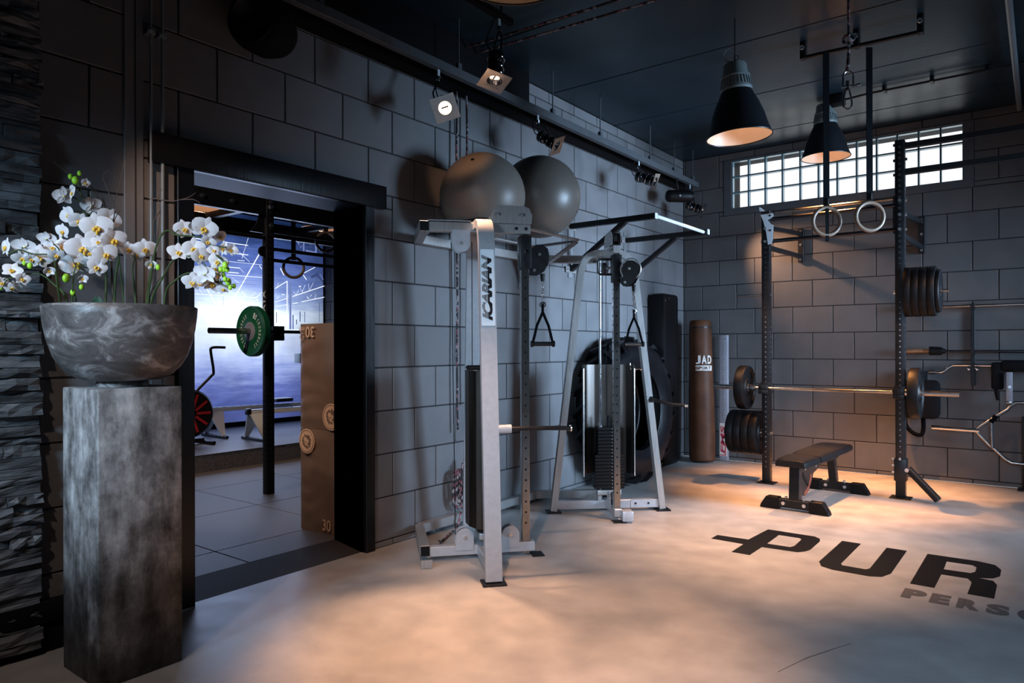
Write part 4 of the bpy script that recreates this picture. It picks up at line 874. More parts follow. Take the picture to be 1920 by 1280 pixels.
# ================================================================== CABLE MACHINES
def cable_machine(cx, cy, F, S, half, label, brand, handle_a):
    F = V((*F, 0)).normalized(); S = V((*S, 0)).normalized()
    Z = V((0, 0, 1)); O = V((cx, cy, 0))
    def P(a, b, z): return O + F * a + S * b + Z * z
    t = thing('cable_machine', O, label, 'exercise machine', 'pulley towers by the left wall')
    g = lambda n, mb, m, par=t, **k: mb.build(n, M[m], par, **k)
    # bent arch
    def leg_path(s):
        path = [P(0, s * half, 0.015), P(0, s * (half - .225), 1.93)]
        c = [P(0, s * (half - .228), 1.95), P(0, s * (half - .238), 2.02), P(0, s * (half - .262), 2.085), P(0, s * (half - .305), 2.135), P(0, s * (half - .355), 2.155), P(0, s * .02, 2.158)]
        return path + c
    for s in (1, -1):
        mb = MB(); mb.sweep(leg_path(s), F, .098 if brand else .075, .052); g('leg', mb, 'silver' if brand else 'silver_worn')
        mb = MB(); mb.beam(P(-.07, s * half, .006), P(.07, s * half, .006), .12, .008); g('foot_plate', mb, 'black')
    # base crossbar, spine and rear tube
    mb = MB(); mb.beam(P(0, -half + .03, .06), P(0, half - .03, .06), .045, .07, bev=.003); g('base_crossbar', mb, 'silver')
    mb = MB(); mb.beam(P(-.33, 0, .065), P(.36, 0, .065), .06, .062, bev=.003); g('base_spine', mb, 'silver')
    rear = P(-.36, 0, 0)
    wall_pt = V((.055, 0, 0)); k = (rear.x - .055) / (S.x if S.x > 0 else -S.x)
    end = rear - S * k * (1 if S.x > 0 else -1)
    for z, nm in ((.075, 'rear_base_tube'), (2.15, 'rear_top_tube')):
        mb = MB(); mb.beam(rear + S * .03 + Z * z, end + Z * z, .062, .066, bev=.003); g(nm, mb, 'silver_worn')
        mb = MB(); mb.beam(rear + S * .030 + Z * z, rear + S * .036 + Z * z, .056, .060); g('end_cap', mb, 'rubber')
        mb = MB(); mb.beam(P(-.35, -.012, z - .035), P(-.325, -.012, z - .035), .12, .006); g('gusset', mb, 'silver_worn')
    # top beam
    mb = MB(); mb.beam(P(-.34, 0, 2.148), P(.335, 0, 2.148), .060, .062, bev=.003); g('top_beam', mb, 'silver_worn')
    mb = MB(); mb.beam(P(-.335, 0, 2.188), P(-.06, 0, 2.188), .066, .006); g('top_beam_cap', mb, 'silver')
    for a in (.24, .305):
        mb = MB(); mb.cyl(P(a, -.033, 2.15), P(a, .033, 2.15), .011, 12); g('bolt', mb, 'black')
    # upper pulley housing: two plates, wheel, bolts
    for b in (-.035, .035):
        mb = MB(); pl_ = [(.07, 2.18), (.34, 2.18), (.345, 2.24), (.325, 2.282), (.29, 2.297), (.115, 2.297), (.08, 2.272), (.068, 2.23)]
        mb.prism([(a, z) for a, z in pl_], O + S * (b - .002), F, Z, .004); g('pulley_plate', mb, 'silver_worn')
    for a in (.125, .285):
        mb = MB(); mb.cyl(P(a, -.022, 2.238), P(a, .022, 2.238), .045, 20); g('pulley', mb, 'black')
        mb = MB(); mb.cyl(P(a, -.048, 2.238), P(a, .048, 2.238), .011, 10); g('bolt', mb, 'bolt')
    # rear hanging pulley and base pulleys
    def pulley(a, z, r, up, m='silver'):
        for b in (-.034, .034):
            pts = [(a + r * math.cos(q), z + r * math.sin(q) * (1 if up else -1)) for q in [PI * i / 12 for i in range(13)]]
            pts += [(a - r, z - .085 * (1 if up else -1)), (a + r, z - .085 * (1 if up else -1))]
            mb = MB(); mb.prism(pts, O + S * (b - .002), F, Z, .004); g('pulley_housing', mb, m)
        mb = MB(); mb.cyl(P(a, -.015, z), P(a, .015, z), r * .85, 20); g('pulley', mb, 'black')
        mb = MB(); mb.cyl(P(a, -.046, z), P(a, .046, z), .012, 10); g('bolt', mb, 'bolt')
    pulley(-.125, 2.045, .060, False)
    pulley(-.105, .150, .058, True)
    pulley(.195, .150, .058, True)
    # holed guide rail
    mb = MB(); mb.box((-.026, -.026, 0.0), (.026, .026, 2.115), .003); 
    mb.bm.transform(frame(P(.30, 0, .02), F, S, Z)); r_ = g('guide_rail', mb, 'steel')
    mb = MB()
    for k in range(26):
        z = .22 + k * .07
        mb.cyl(P(.30, .0255, z), P(.30, .0275, z), .007, 8); mb.cyl(P(.30, -.0255, z), P(.30, -.0275, z), .007, 8); mb.cyl(P(.3255, 0, z), P(.3275, 0, z), .007, 8)
    g('adjustment_holes', mb, 'matt_black', r_, kind='stuff')
    mb = MB(); mb.beam(P(.34, 0, .004), P(.42, 0, .004), .10, .008); g('foot_plate', mb, 'black')
    mb = MB(); mb.box((-.05, -.045, .012), (.05, .045, .095), .012); mb.bm.transform(frame(P(.385, .06 if not brand else 0, 0), F, S, Z))
    if not brand: g('low_pulley_cover', mb, 'silver')
    else: mb.bm.free()
    # carriage, swivel pulley and strap handle
    mb = MB(); mb.box((-.040, -.040, 1.885), (.040, .040, 2.105), .006); mb.bm.transform(frame(P(.30, 0, 0), F, S, Z)); g('carriage', mb, 'black')
    mb = MB(); mb.tube([P(.30, -.03, 2.07), P(.30, -.13, 2.07), P(.30, -.145, 2.05), P(.30, -.145, 1.97), P(.30, -.13, 1.95), P(.30, -.04, 1.95)], .010, 8); g('carriage_handle', mb, 'black')
    mb = MB(); mb.cyl(P(.30, -.075, 2.0), P(.30, .075, 2.0), .010, 8); g('pull_pin', mb, 'chrome')
    kb = .0 if brand else .085; ka = .385
    D1, D2 = F, Z
    if not brand: D1 = (F * .55 + S * .83).normalized()
    nn = D1.cross(Z).normalized()
    Cc = P(ka, kb, 1.965)
    for q in (-.024, .020):
        pts = [(-.045, .055), (-.01, .085), (.035, .085), (.068, .060), (.078, .015), (.072, -.040), (.045, -.090), (.005, -.115), (-.040, -.115), (-.066, -.090), (-.062, -.055), (-.040, -.035), (-.052, .0)]
        mb = MB(); mb.prism(pts, Cc + nn * q, D1, Z, .004); g('swivel_plate', mb, 'black')
    mb = MB(); mb.cyl(Cc - nn * .018 + D1 * .012 + Z * .02, Cc + nn * .018 + D1 * .012 + Z * .02, .058, 24); mb.cyl(Cc - nn * .018 - D1 * .02 - Z * .085, Cc + nn * .018 - D1 * .02 - Z * .085, .032, 18); g('pulley', mb, 'rubber')
    mb = MB(); mb.torus(Cc + D1 * .012 + Z * .02, nn, .082, .006, 24, 6); g('pulley_guard', mb, 'silver_worn') if not brand else mb.bm.free()
    for u_, v_ in ((.012, .02), (-.024, -.085)):
        mb = MB(); mb.cyl(Cc - nn * .032 + D1 * u_ + Z * v_, Cc + nn * .032 + D1 * u_ + Z * v_, .010, 10); g('bolt', mb, 'bolt')
    top = Cc + D1 * .038 - Z * .105
    mb = MB(); mb.cyl(top, top - Z * .05, .017, 10, .012); g('cable_stop', mb, 'rubber')
    mb = MB()
    for i in range(5):
        mb.torus(top - Z * (.062 + i * .026), (1, 0, 0) if i % 2 else (0, 1, 0), .010, .003, 12, 6)
    mb.torus(top - Z * .205, nn, .018, .004, 14, 6); g('carabiner', mb, 'chrome')
    h0 = top - Z * .225; sd = (D1 if brand else D1)
    mb = MB(); mb.cyl(h0 + Z * .03, h0 - Z * .04, .009, 8)
    mb.tube([h0 - Z * .03, h0 - Z * .12 - sd * .04, h0 - Z * .235 - sd * .068], .009, 8); mb.tube([h0 - Z * .03, h0 - Z * .12 + sd * .04, h0 - Z * .235 + sd * .068], .009, 8)
    g('handle_strap', mb, 'strap')
    mb = MB(); mb.cyl(h0 - Z * .24 - sd * .078, h0 - Z * .24 + sd * .078, .015, 14); g('hand_grip', mb, 'black' if brand else 'steel')
    mb = MB(); mb.cyl(h0 - Z * .24 - sd * .080, h0 - Z * .24 - sd * .066, .021, 14); mb.cyl(h0 - Z * .24 + sd * .080, h0 - Z * .24 + sd * .066, .021, 14); g('grip_ring', mb, 'rubber')
    # stack shroud: folded polished sheet behind the weights
    w, z0, z1 = .215, .235 if brand else .31, 1.225
    prof = [(a_ + .070, b_) for a_, b_ in [(-.02, -w), (-.06, -w - .002), (-.12, -w * .80), (-.155, -w * .45), (-.165, 0), (-.155, w * .45), (-.12, w * .80), (-.06, w + .002), (-.02, w)]]
    mb = MB(); n = len(prof)
    Pq = [P(a, b, z) for z in (z0, z1) for a, b in prof] + [P(a + .004, b * .98, z) for z in (z0, z1) for a, b in prof]
    Fq = [(i, i + 1, n + i + 1, n + i) for i in range(n - 1)] + [(2 * n + i + 1, 2 * n + i, 3 * n + i, 3 * n + i + 1) for i in range(n - 1)]
    Fq += [(n + i, n + i + 1, 3 * n + i + 1, 3 * n + i) for i in range(n - 1)] + [(i + 1, i, 2 * n + i, 2 * n + i + 1) for i in range(n - 1)] + [(0, n, 3 * n, 2 * n), (n - 1, 3 * n - 1, 4 * n - 1, 2 * n - 1)][:2]
    mb._add(Pq, Fq); g('shroud', mb, 'smoke', angle=.2)
    for b in (-w, w):
        mb = MB(); mb.cyl(P(.055, b, z0 - .01), P(.055, b, z1 - .03), .006, 8); g('shroud_edge', mb, 'steel')
    # weight stack
    hm = MB(); hm.box((-.055, -.125, -.0125), (.055, .125, .0125), .003)
    me1 = hm.mesh('weight_plate', M['rubber'])
    hm = MB(); hm.box((-.055, -.100, -.0125), (.055, .100, .0125), .003); me2 = hm.mesh('weight_plate', M['rubber'])
    lm = MB(); lm.box((.0545, .020, -.005), (.0560, .030, .004)); lm.box((.0545, .048, -.005), (.0560, .058, .004)); lme = lm.mesh('number_print', M['offwhite'], smooth=False)
    z = .20
    for i in range(18):
        m4 = frame(P(.02, 0, z + .0125), F, F.cross(Z) * -1 if False else Z.cross(F), Z)
        o = inst(me1 if i < 10 else me2, 'weight_plate', m4.translation, t)
        o.rotation_euler = m4.to_euler()
        if not brand:
            c = bpy.data.objects.new('number_print', lme); link(c); c.parent = o; WL[c.name] = m4.translation
        z += .0285
    zt = z
    mb = MB(); mb.box((-.04, -.10, .145), (.04, .10, .185), .004); mb.bm.transform(frame(P(.02, 0, 0), F, S, Z)); g('stack_base', mb, 'silver_worn')
    for b in (-.075, .055):
        mb = MB(); mb.beam(P(.02, b, .09), P(.02, b, .15), .03, .02, up=F); g('stack_leg', mb, 'silver_worn')
    for b in (-.068, .068):
        mb = MB(); mb.cyl(P(.02, b, .15), P(.02, b, 2.12), .009, 10); g('guide_rod', mb, 'chrome')
        mb = MB(); mb.cyl(P(.02, b, zt), P(.02, b, zt + .03), .017, 12); g('bushing', mb, 'chrome')
    mb = MB(); mb.cyl(P(.02, 0, zt - .02), P(.02, 0, zt + .09), .011, 10); mb.cyl(P(-.05, 0, zt + .09), P(-.05, 0, 2.06), .0028, 6)
    mb.cyl(P(-.185, 0, 2.05), P(-.163, 0, .16), .0028, 6); g('cable', mb, 'matt_black')
    # side peg on the leg (bent handle)
    zz = .885; hb = half - (zz / 1.93) * .225
    if brand:
        mb = MB(); mb.cyl(P(.045, hb + .01, zz), P(.125, hb + .01, zz), .027, 18); g('peg_collar', mb, 'silver')
        mb = MB(); mb.tube([P(.12, hb + .01, zz), P(.34, hb + .01, zz), P(.42, hb, zz - .004), P(.50, hb - .02, zz - .008)], .0135, 12); g('peg', mb, 'black')
        mb = MB(); mb.torus(P(.503, hb - .02, zz - .008), F, .016, .006, 18, 8); mb.cyl(P(.49, hb - .02, zz - .008), P(.506, hb - .02, zz - .008), .014, 12); g('peg_end', mb, 'chrome')
        mb = MB(); mb.beam(P(-.10, .10, 1.245), P(.03, .10, 1.245), .10, .028, bev=.008); g('tray', mb, 'rubber')
    else:
        mb = MB(); mb.cyl(P(.03, hb, zz + .05), P(.06, hb, zz + .05), .026, 16); g('peg_collar', mb, 'chrome')
        mb = MB(); mb.tube([P(.05, hb, zz + .05), P(.12, hb + .03, zz + .045), P(.20, hb + .12, zz + .02), P(.26, hb + .22, zz + .015)], .0135, 12); g('peg', mb, 'black')
        mb = MB(); mb.cyl(P(.26, hb + .22, zz + .015), P(.272, hb + .24, zz + .014), .015, 12); g('peg_end', mb, 'chrome')
        zq = 1.19; qb = half - (zq / 1.93) * .225
        mb = MB(); mb.cyl(P(.0, qb - .03, zq), P(.0, qb - .045, zq), .018, 12); mb.tube([P(0, qb - .04, zq), P(0, qb - .115, zq - .01), P(0, qb - .125, zq + .0), P(0, qb - .13, zq + .045)], .004, 8); g('hook', mb, 'chrome')
        for a_, z_ in ((.26, .095), (.36, .095)):
            pass
        mb = MB(); mb.beam(P(.024, .19, .062), P(.024, half - .06, .062), .006, .066); g('joining_plate', mb, 'silver')
        for b in (.23, .34):
            mb = MB(); mb.cyl(P(.02, b, .065), P(.032, b, .065), .009, 10); g('bolt', mb, 'black')
    return t, P, end, g
mc1, P1, end1, g1 = cable_machine(.693, -4.845, (.6614, .7500), (.7500, -.6614), .505, 'silver cable machine with black lettering down its front leg, nearest the doorway', True, .5)
mc2, P2, end2, g2 = cable_machine(.709, -3.1975, (.6777, -.7353), (.7353, .6777), .462, 'silver cable machine showing its weight stack, in front of the tractor tyre', False, .3)
# brand plate on the sloping leg
s_dir = (P1(0, .505, .015) - P1(0, .28, 1.93)).normalized()      # down the leg
Fv = V((.6614, .75, 0)).normalized(); nrm = Fv.cross(s_dir) * -1
if nrm.dot(V((.75, -.66, 0))) < 0: nrm = -nrm
q0 = P1(0, .28 + (1.93 - 2.03) / 1.93 * .0, 2.02) + nrm * .0275
up_ = -s_dir
base_pt = P1(0, .505 - (.225 * 1.50 / 1.93), 1.50) + nrm * .0268
mb = MB(); mb.prism([(-.042, 0), (.042, 0), (.042, .47), (-.042, .47)], base_pt, Fv, up_, .0015); 
mb.build('brand_plate', M['pale'], mc1, smooth=False)
mb = MB(); text_bm(mb, 'ICARIAN', frame(base_pt + Fv * .026 + up_ * .030 + nrm * .0018, up_, -Fv, nrm), .405, .062, bold=.055, shear=.30, space=.92)
mb.build('lettering', M['black_print'], mc1, smooth=False, recalc=False)
mb = MB()
for k in range(4):
    x = -.008 + k * .0105
    mb.prism([(-.0012, .02), (.0012, .02), (.0012, .44), (-.0012, .44)], base_pt - Fv * (.029 - k * .0085) + nrm * .0032, Fv, up_, .0004)
mb.build('stripe_print', M['pale'], mc1, smooth=False)
# rails along the wall joining the two towers
for z, nm in ((.075, 'wall_base_rail'), (2.15, 'wall_top_rail')):
    mb = MB(); mb.beam((.045, end1.y + .02, z), (.045, end2.y - .02, z), .060, .066, bev=.003); mb.build(nm, M['silver_worn'], mc1)
# small chrome hook bracket of the base
mb = MB(); mb.beam(P1(-.36, .05, .006), P1(-.36, .16, .006), .07, .008); mb.beam(P1(-.36, .155, .03), P1(-.36, .16, .03), .07, .05); mb.build('foot_bracket', M['silver_worn'], mc1)

# ================================================================== GYM BALLS ON THEIR SHELF
shelf = thing('ball_shelf', (.03, -3.9, 2.2), 'thin steel wall shelf carrying the two gym balls', 'shelf')
mb = MB(); mb.tube([(.02, -3.45, 2.235), (.56, -3.45, 2.245), (.60, -3.49, 2.245), (.60, -4.66, 2.245), (.56, -4.70, 2.245), (.02, -4.70, 2.235)], .013, 10); mb.build('shelf_frame', M['steel'], shelf)
mb = MB(); mb.beam((.18, -4.69, 2.226), (.18, -3.46, 2.226), .05, .012); mb.build('shelf_bar', M['silver_worn'], shelf)
for y in (-3.47,):
    mb = MB(); mb.beam((.015, y, 1.93), (.575, y, 2.235), .016, .05, up=(0, 1, 0)); mb.build('shelf_brace', M['silver_worn'], shelf)
    mb = MB(); mb.box((.001, y - .03, 1.88), (.012, y + .03, 2.28), .002); mb.build('shelf_bracket', M['ironsoft'], shelf)
def gym_ball(c, R, axis, m, label):
    t = thing('gym_ball', (c[0], c[1], c[2] - R), label, 'ball', 'gym balls on the wall shelf')
    prof = []; N = 72
    for i in range(N + 1):
        a = PI * i / N; ring = 0
        q = min(i, N - i)
        if 2 <= q <= 34: ring = (.0026 if (i % 2) else -.0006) * (1.0 if q < 18 else .5)
        prof.append(((R + ring) * math.sin(a), -(R + ring) * math.cos(a)))
    mb = MB(); mb.lathe(prof, c, axis, 72); mb.build('ball_skin', M[m], t, angle=2)
    ax = V(axis).normalized()
    mb = MB(); mb.cyl(V(c) + ax * (R - .01), V(c) + ax * (R + .0025), .012, 16); mb.build('valve_plug', M['rubber'], t)
gym_ball((.394, -4.452, 2.462), .308, (.25, -.62, .62), 'ball', 'brown-grey gym ball nearer the doorway, its valve rings lit from above')
gym_ball((.449, -3.810, 2.560), .320, (.75, .45, -.35), 'ball_dark', 'darker gym ball resting right of the first one')

# ================================================================== WALL-MOUNTED PULL-UP BAR
pu = thing('pull_up_bar_station', (0, -2.1, 2.1), 'black wall-mounted pull-up station with two braced arms above the tyre', 'pull-up bar')
for y, L_ in ((-2.669, .90), (-1.552, .935)):
    mb = MB(); mb.beam((.012, y, 2.53), (L_, y, 2.53), .05, .05, bev=.003); mb.build('arm', M['black'], pu)
    mb = MB(); mb.beam((.012, y, 2.115), (.60, y, 2.515), .045, .045, bev=.003); mb.build('brace', M['black'], pu)
    mb = MB(); mb.box((.001, y - .035, 2.04), (.010, y + .035, 2.62), .002); mb.build('wall_strip', M['ironsoft'], pu)
    for z in (2.53, 2.115):
        mb = MB(); mb.box((.010, y - .09, z - .03), (.016, y + .09, z + .03), .002); mb.build('wall_plate', M['silver_worn'], pu)
        for q in (-.07, .07):
            mb = MB(); mb.cyl((.016, y + q, z), (.026, y + q, z), .009, 8); mb.build('bolt', M['bolt'], pu)
mb = MB(); mb.cyl((.895, -2.645, 2.53), (.895, -1.575, 2.53), .016, 14); mb.build('grip_bar', M['pale'], pu)
for y in (-2.643, -1.526): pass
mb = MB(); mb.beam((.90, -2.669, 2.53), (.906, -2.669, 2.53), .05, .05); mb.build('end_cap', M['pale'], pu)
mb = MB(); mb.beam((.935, -1.552, 2.53), (.942, -1.552, 2.53), .05, .05); mb.build('end_cap', M['pale'], pu)

# ================================================================== TRACTOR TYRE, MAT, HEAVY BAG, BOX
ty = thing('tractor_tyre', (.26, -2.0, 0), 'huge black tractor tyre leaning upright against the left wall', 'tyre')
TR, TW = .735, .40; TC = V((.255, -2.0, .742)); tax = V((1, -.04, .03)).normalized()
mb = MB(); prof = [(.40, -.10), (.405, -.165), (.47, -.195), (.58, -.205), (.66, -.18), (.69, -.13), (.70, 0), (.69, .13), (.66, .18), (.58, .205), (.47, .195), (.405, .165), (.40, .10), (.42, .08), (.60, .11), (.64, 0), (.60, -.11), (.42, -.08)]
mb.lathe(prof, TC, tax, 64, close=True); mb.build('carcass', M['tyre'], ty, angle=1.0)
o_ = tax.orthogonal().normalized(); b_ = tax.cross(o_)
def tp_(r, a, h): return TC + (o_ * math.cos(a) + b_ * math.sin(a)) * r + tax * h
for k in range(40):
    s = 1 if k % 2 else -1; a = 2 * PI * k / 40
    mb = MB(); st = []
    for i in range(5):
        u = i / 4; hh = s * (.005 + .195 * u); aa = a + .20 * (u ** 1.2); ro = .742 - .012 * u - (.05 if i == 4 else 0); ri = .66
        for r, da in ((ri, -.034), (ro, -.026), (ro, .026), (ri, .034)): st.append(tp_(r, aa + da, hh))
    Ff = [(0, 1, 2, 3), (16, 19, 18, 17)]
    for i in range(4):
        for q in range(4): Ff.append((i * 4 + q, i * 4 + (q + 1) % 4, i * 4 + 4 + (q + 1) % 4, i * 4 + 4 + q))
    mb._add(st, Ff); mb.build('tread_lug', M['tyre'], ty, angle=.5)
mt_ = thing('folded_mat', (.12, -.84, 0), 'tall black crash mat standing in the corner behind the tyre', 'mat')
mb = MB(); mb.box((.012, -1.03, .01), (.215, -.62, 1.985), .045); mb.build('mat_body', M['rubber'], mt_)
for z in (1.90, 1.93):
    mb = MB(); mb.cyl((.215, -1.0 + (z - 1.9) * 3, z), (.219, -1.0 + (z - 1.9) * 3, z), .008, 8); mb.build('rivet', M['bolt'], mt_)
bg = thing('heavy_bag', (.37, -.34, 0), 'brown leather punching bag with white lettering standing in the corner', 'punching bag')
bt, tpb = V((.375, -.33, .012)), V((.315, -.24, 1.69)); bax = (tpb - bt).normalized(); L_ = (tpb - bt).length
mb = MB(); mb.lathe([(.001, 0), (.13, 0), (.150, .02), (.153, .30), (.147, .8), (.135, 1.2), (.131, 1.60), (.128, L_ - .02), (.118, L_), (.001, L_)], bt, bax, 36); mb.build('bag_body', M['leather'], bg)
mb = MB(); mb.lathe([(.1285, L_ - .10), (.1325, L_ - .10), (.1325, L_ - .085), (.1285, L_ - .085)], bt, bax, 36, close=True)
mb.build('seam', M['black'], bg)
def wraptext(mb, s, R, zc, h, th0, dth, m=None):
    # letters bent round the bag, one flat letter per step
    o = bax.orthogonal().normalized()
    d0 = V((.55, -.83, 0)); d0 = (d0 - bax * d0.dot(bax)).normalized(); e0 = bax.cross(d0)
    for i, ch in enumerate(s):
        a = th0 + dth * i; n = d0 * math.cos(a) + e0 * math.sin(a); tx_ = bax.cross(n)
        text_bm(mb, ch, frame(bt + bax * zc + n * (R + .002) - tx_ * (R * dth * .44), tx_, bax, n), R * dth * .88, h, bold=.03)
mb = MB(); wraptext(mb, 'JAD', .137, 1.155, .10, -.42, .50); mb.build('lettering', M['offwhite'], bg, smooth=False, recalc=False)
mb = MB(); o = bax
d0 = V((.55, -.83, 0)); d0 = (d0 - bax * d0.dot(bax)).normalized(); e0 = bax.cross(d0)
st = []
for i in range(11):
    a = -.66 + i * .155; n = d0 * math.cos(a) + e0 * math.sin(a)
    st += [bt + bax * 1.075 + n * .140, bt + bax * 1.135 + n * .140]
mb._add(st, [(2 * i, 2 * i + 2, 2 * i + 3, 2 * i + 1) for i in range(10)]); mb.build('label_band', M['offwhite'], bg, recalc=False)
mb = MB(); wraptext(mb, 'SPORT', .140, 1.086, .038, -.52, .27); mb.build('lettering', M['leather'], bg, smooth=False, recalc=False)
fm = thing('movement_screen_kit', (.55, -.09, 0), 'tall flat grey box with red lettering leaning on the back wall', 'box')
mb = MB(); mb.box((.502, -.115, .005), (.600, -.055, 1.515), .004); mb.build('case', M['greyplastic'], fm)
mb = MB(); mb.box((.506, -.118, .06), (.596, -.114, .455), .001); mb.build('label_panel', M['offwhite'], fm)
mb = MB(); mb.box((.572, -.1195, .075), (.583, -.1185, .435)); mb.box((.512, -.1195, .068), (.583, -.1185, .078))
text_bm(mb, 'FMS', frame((.570, -.1185, .095), (0, 0, 1), (-1, 0, 0), (0, -1, 0)), .33, .052, bold=.03, shear=.15); mb.build('lettering', M['red_print'], fm, smooth=False)
mb = MB()
for k in range(40): mb.box((.540, -.1165, .50 + k * .024), (.540 + (.028 if k % 5 == 0 else .016), -.1145, .503 + k * .024))
mb.build('ruler_marks', M['matt_black'], fm, kind='stuff', smooth=False)
mb = MB(); mb.cyl((.580, -.118, 1.47), (.580, -.112, 1.47), .010, 12); mb.build('screw', M['bolt'], fm)

# ================================================================== RACK ON THE RIGHT
rack = thing('squat_rack', (2.0, -1.18, 0), 'black perforated squat rack bolted to the back wall below the glass-block window', 'rack')
YR = -1.18; X1, X2, X3 = 1.398, 2.590, 4.60
for x, top in ((X1, 2.735), (X2, 3.235), (X3, 3.235)):
    p = holed_post('post', x, YR, .008, top, .078, .078, rack, [(0, -1), (1, 0)], hz0=.17, r=.0115)
    mb = MB(); z = .195
    while z < (1.72 if x == X1 else 1.80):
        mb.cyl((x, YR - .0385, z - .024), (x, YR - .0405, z - .024), .0055, 6); z += .05
    mb.build('hole_glints', M['greyplastic'], p, kind='stuff')  # grey discs painted in for light showing through the holes
    mb = MB(); mb.box((x - .085, YR - .075, 0), (x + .085, YR + .075, .010), .003); mb.build('base_plate', M['black'], rack)
# beams of the upper frame to the right
for z in (3.180, 2.945):
    mb = MB(); mb.beam((X2 + .04, YR, z), (X3, YR, z), .05, .05, bev=.003); mb.build('crossbeam', M['black'], rack)
for z in (3.20, 3.06, 2.93):
    for s in (-1, 1):
        mb = MB(); mb.cyl((X2 + s * .040, YR, z), (X2 + s * .056, YR, z), .013, 8); mb.build('bolt', M['black'], rack)
# pull-up bars between the posts
for z, y, r in ((2.722, YR + .02, .016), (2.650, YR - .02, .020), (2.432, YR - .01, .020)):
    mb = MB(); mb.cyl((X1 + .05, y, z), (X2 - .04, y, z), r, 14); mb.build('pull_up_bar', M['steel'] if r < .018 else M['black_gloss'], rack)
# gusset plates with holes
for x, s in ((X1 + .012, 1), (X2 - .052, -1)):
    mb = MB()
    pl_ = [(-.01, 2.70), (.11, 2.705), (.118, 2.675), (.095, 2.66), (.060, 2.64), (.088, 2.60), (.115, 2.585), (.108, 2.44), (.095, 2.40), (.062, 2.395), (.045, 2.52), (.015, 2.64)]
    if s > 0: mb.prism([(a, z) for a, z in pl_], (x - .045, YR - .046, 0), (1, 0, 0), (0, 0, 1), .005)
    else: mb.beam((X2 - .052, YR, 2.40), (X2 - .052, YR, 2.74), .07, .006, up=(1, 0, 0))
    mb.build('gusset_plate', M['pale'] if s > 0 else M['black'], rack)
    if s > 0:
        for a, z in ((.082, 2.683), (.084, 2.535)):
            mb = MB(); mb.cyl((x - .045 + a, YR - .0535, z), (x - .045 + a, YR - .050, z), .010, 10); mb.build('gusset_hole', M['matt_black'], rack)
mb = MB(); mb.prism([(-.04, 2.735), (.0, 2.735), (-.04, 2.770)], (X1, YR - .04, 0), (1, 0, 0), (0, 0, 1), .06); mb.build('post_cap', M['pale'], rack)
# arms back to the wall plates
for x in (X1, X2):
    for z0, z1 in ((2.575, 2.655), (2.375, 2.395)):
        mb = MB(); mb.beam((x + .01, YR + .03, z0), (x + .03, -.03, z1), .04, .045, bev=.003); mb.build('wall_arm', M['black'], rack)
    mb = MB(); mb.box((x + .000, -.05, 2.330), (x + .062, -.006, 2.71), .003); mb.build('wall_bracket', M['black'], rack)
    for z in (2.68, 2.53, 2.365):
        mb = MB(); mb.cyl((x + .030, -.05, z), (x + .030, -.062, z), .013, 10); mb.build('bolt', M['bolt'], rack)
    for z in (2.69, 2.56, 2.43) if x == X2 else (2.56, 2.43):
        mb = MB(); mb.cyl((x, YR - .038, z), (x, YR - .052, z), .014, 10); mb.build('bolt', M['bolt'], rack)
        mb = MB()
        if x == X2: mb.cyl((x + .038, YR, z), (x + .052, YR, z), .013, 10)
        else: mb.cyl((x - .038, YR, z), (x - .052, YR, z), .013, 10)
        mb.build('bolt', M['bolt'], rack)
# storage pegs
for x, s, z, l in ((X1, -1, 1.895, .25), (X1, -1, .505, .40), (X2, 1, 1.862, .33)):
    mb = MB(); mb.cyl((x + s * .03, YR, z), (x + s * (.04 + l), YR, z), .0125 if z > 1 else .02, 12); mb.build('storage_peg', M['steel'], rack)
    mb = MB(); mb.cyl((x - s * .04, YR, z), (x - s * .055, YR, z), .014, 10); mb.build('bolt', M['bolt'], rack)
# J-hooks
for x in (X1, X2):
    mb = MB(); mb.box((x - .047, YR - .13, .905), (x + .047, YR + .047, .945), .006); mb.box((x - .047, YR - .13, .945), (x + .047, YR - .115, .995), .004); mb.box((x - .047, YR - .05, .945), (x + .047, YR - .038, 1.02), .004)
    mb.build('bar_hook', M['black'], rack)
# landmine tube at the foot of the right post
mb = MB(); mb.box((X2 - .05, YR - .05, .16), (X2 + .05, YR + .05, .36), .004); mb.build('swivel_bracket', M['black'], rack)
mb = MB(); mb.cyl((X2 + .06, YR - .03, .275), (X2 + .30, YR - .10, .035), .032, 16); mb.build('landmine_tube', M['black'], rack)
mb = MB(); mb.cyl((X2 + .055, YR - .065, .265), (X2 + .055, YR - .045, .265), .018, 12); mb.build('bolt', M['bolt'], rack)
for z, q in ((.36, -.055), (.36, .0), (.30, -.055), (.24, -.055)):
    mb = MB(); mb.cyl((X2 + q, YR - .052, z), (X2 + q, YR - .064, z), .010, 8); mb.build('bolt', M['bolt'], rack)
mb = MB(); mb.cyl((X1 + .02, YR - .04, .50), (X1 + .05, YR - .05, .50), .010, 8); mb.build('pin', M['bolt'], rack)

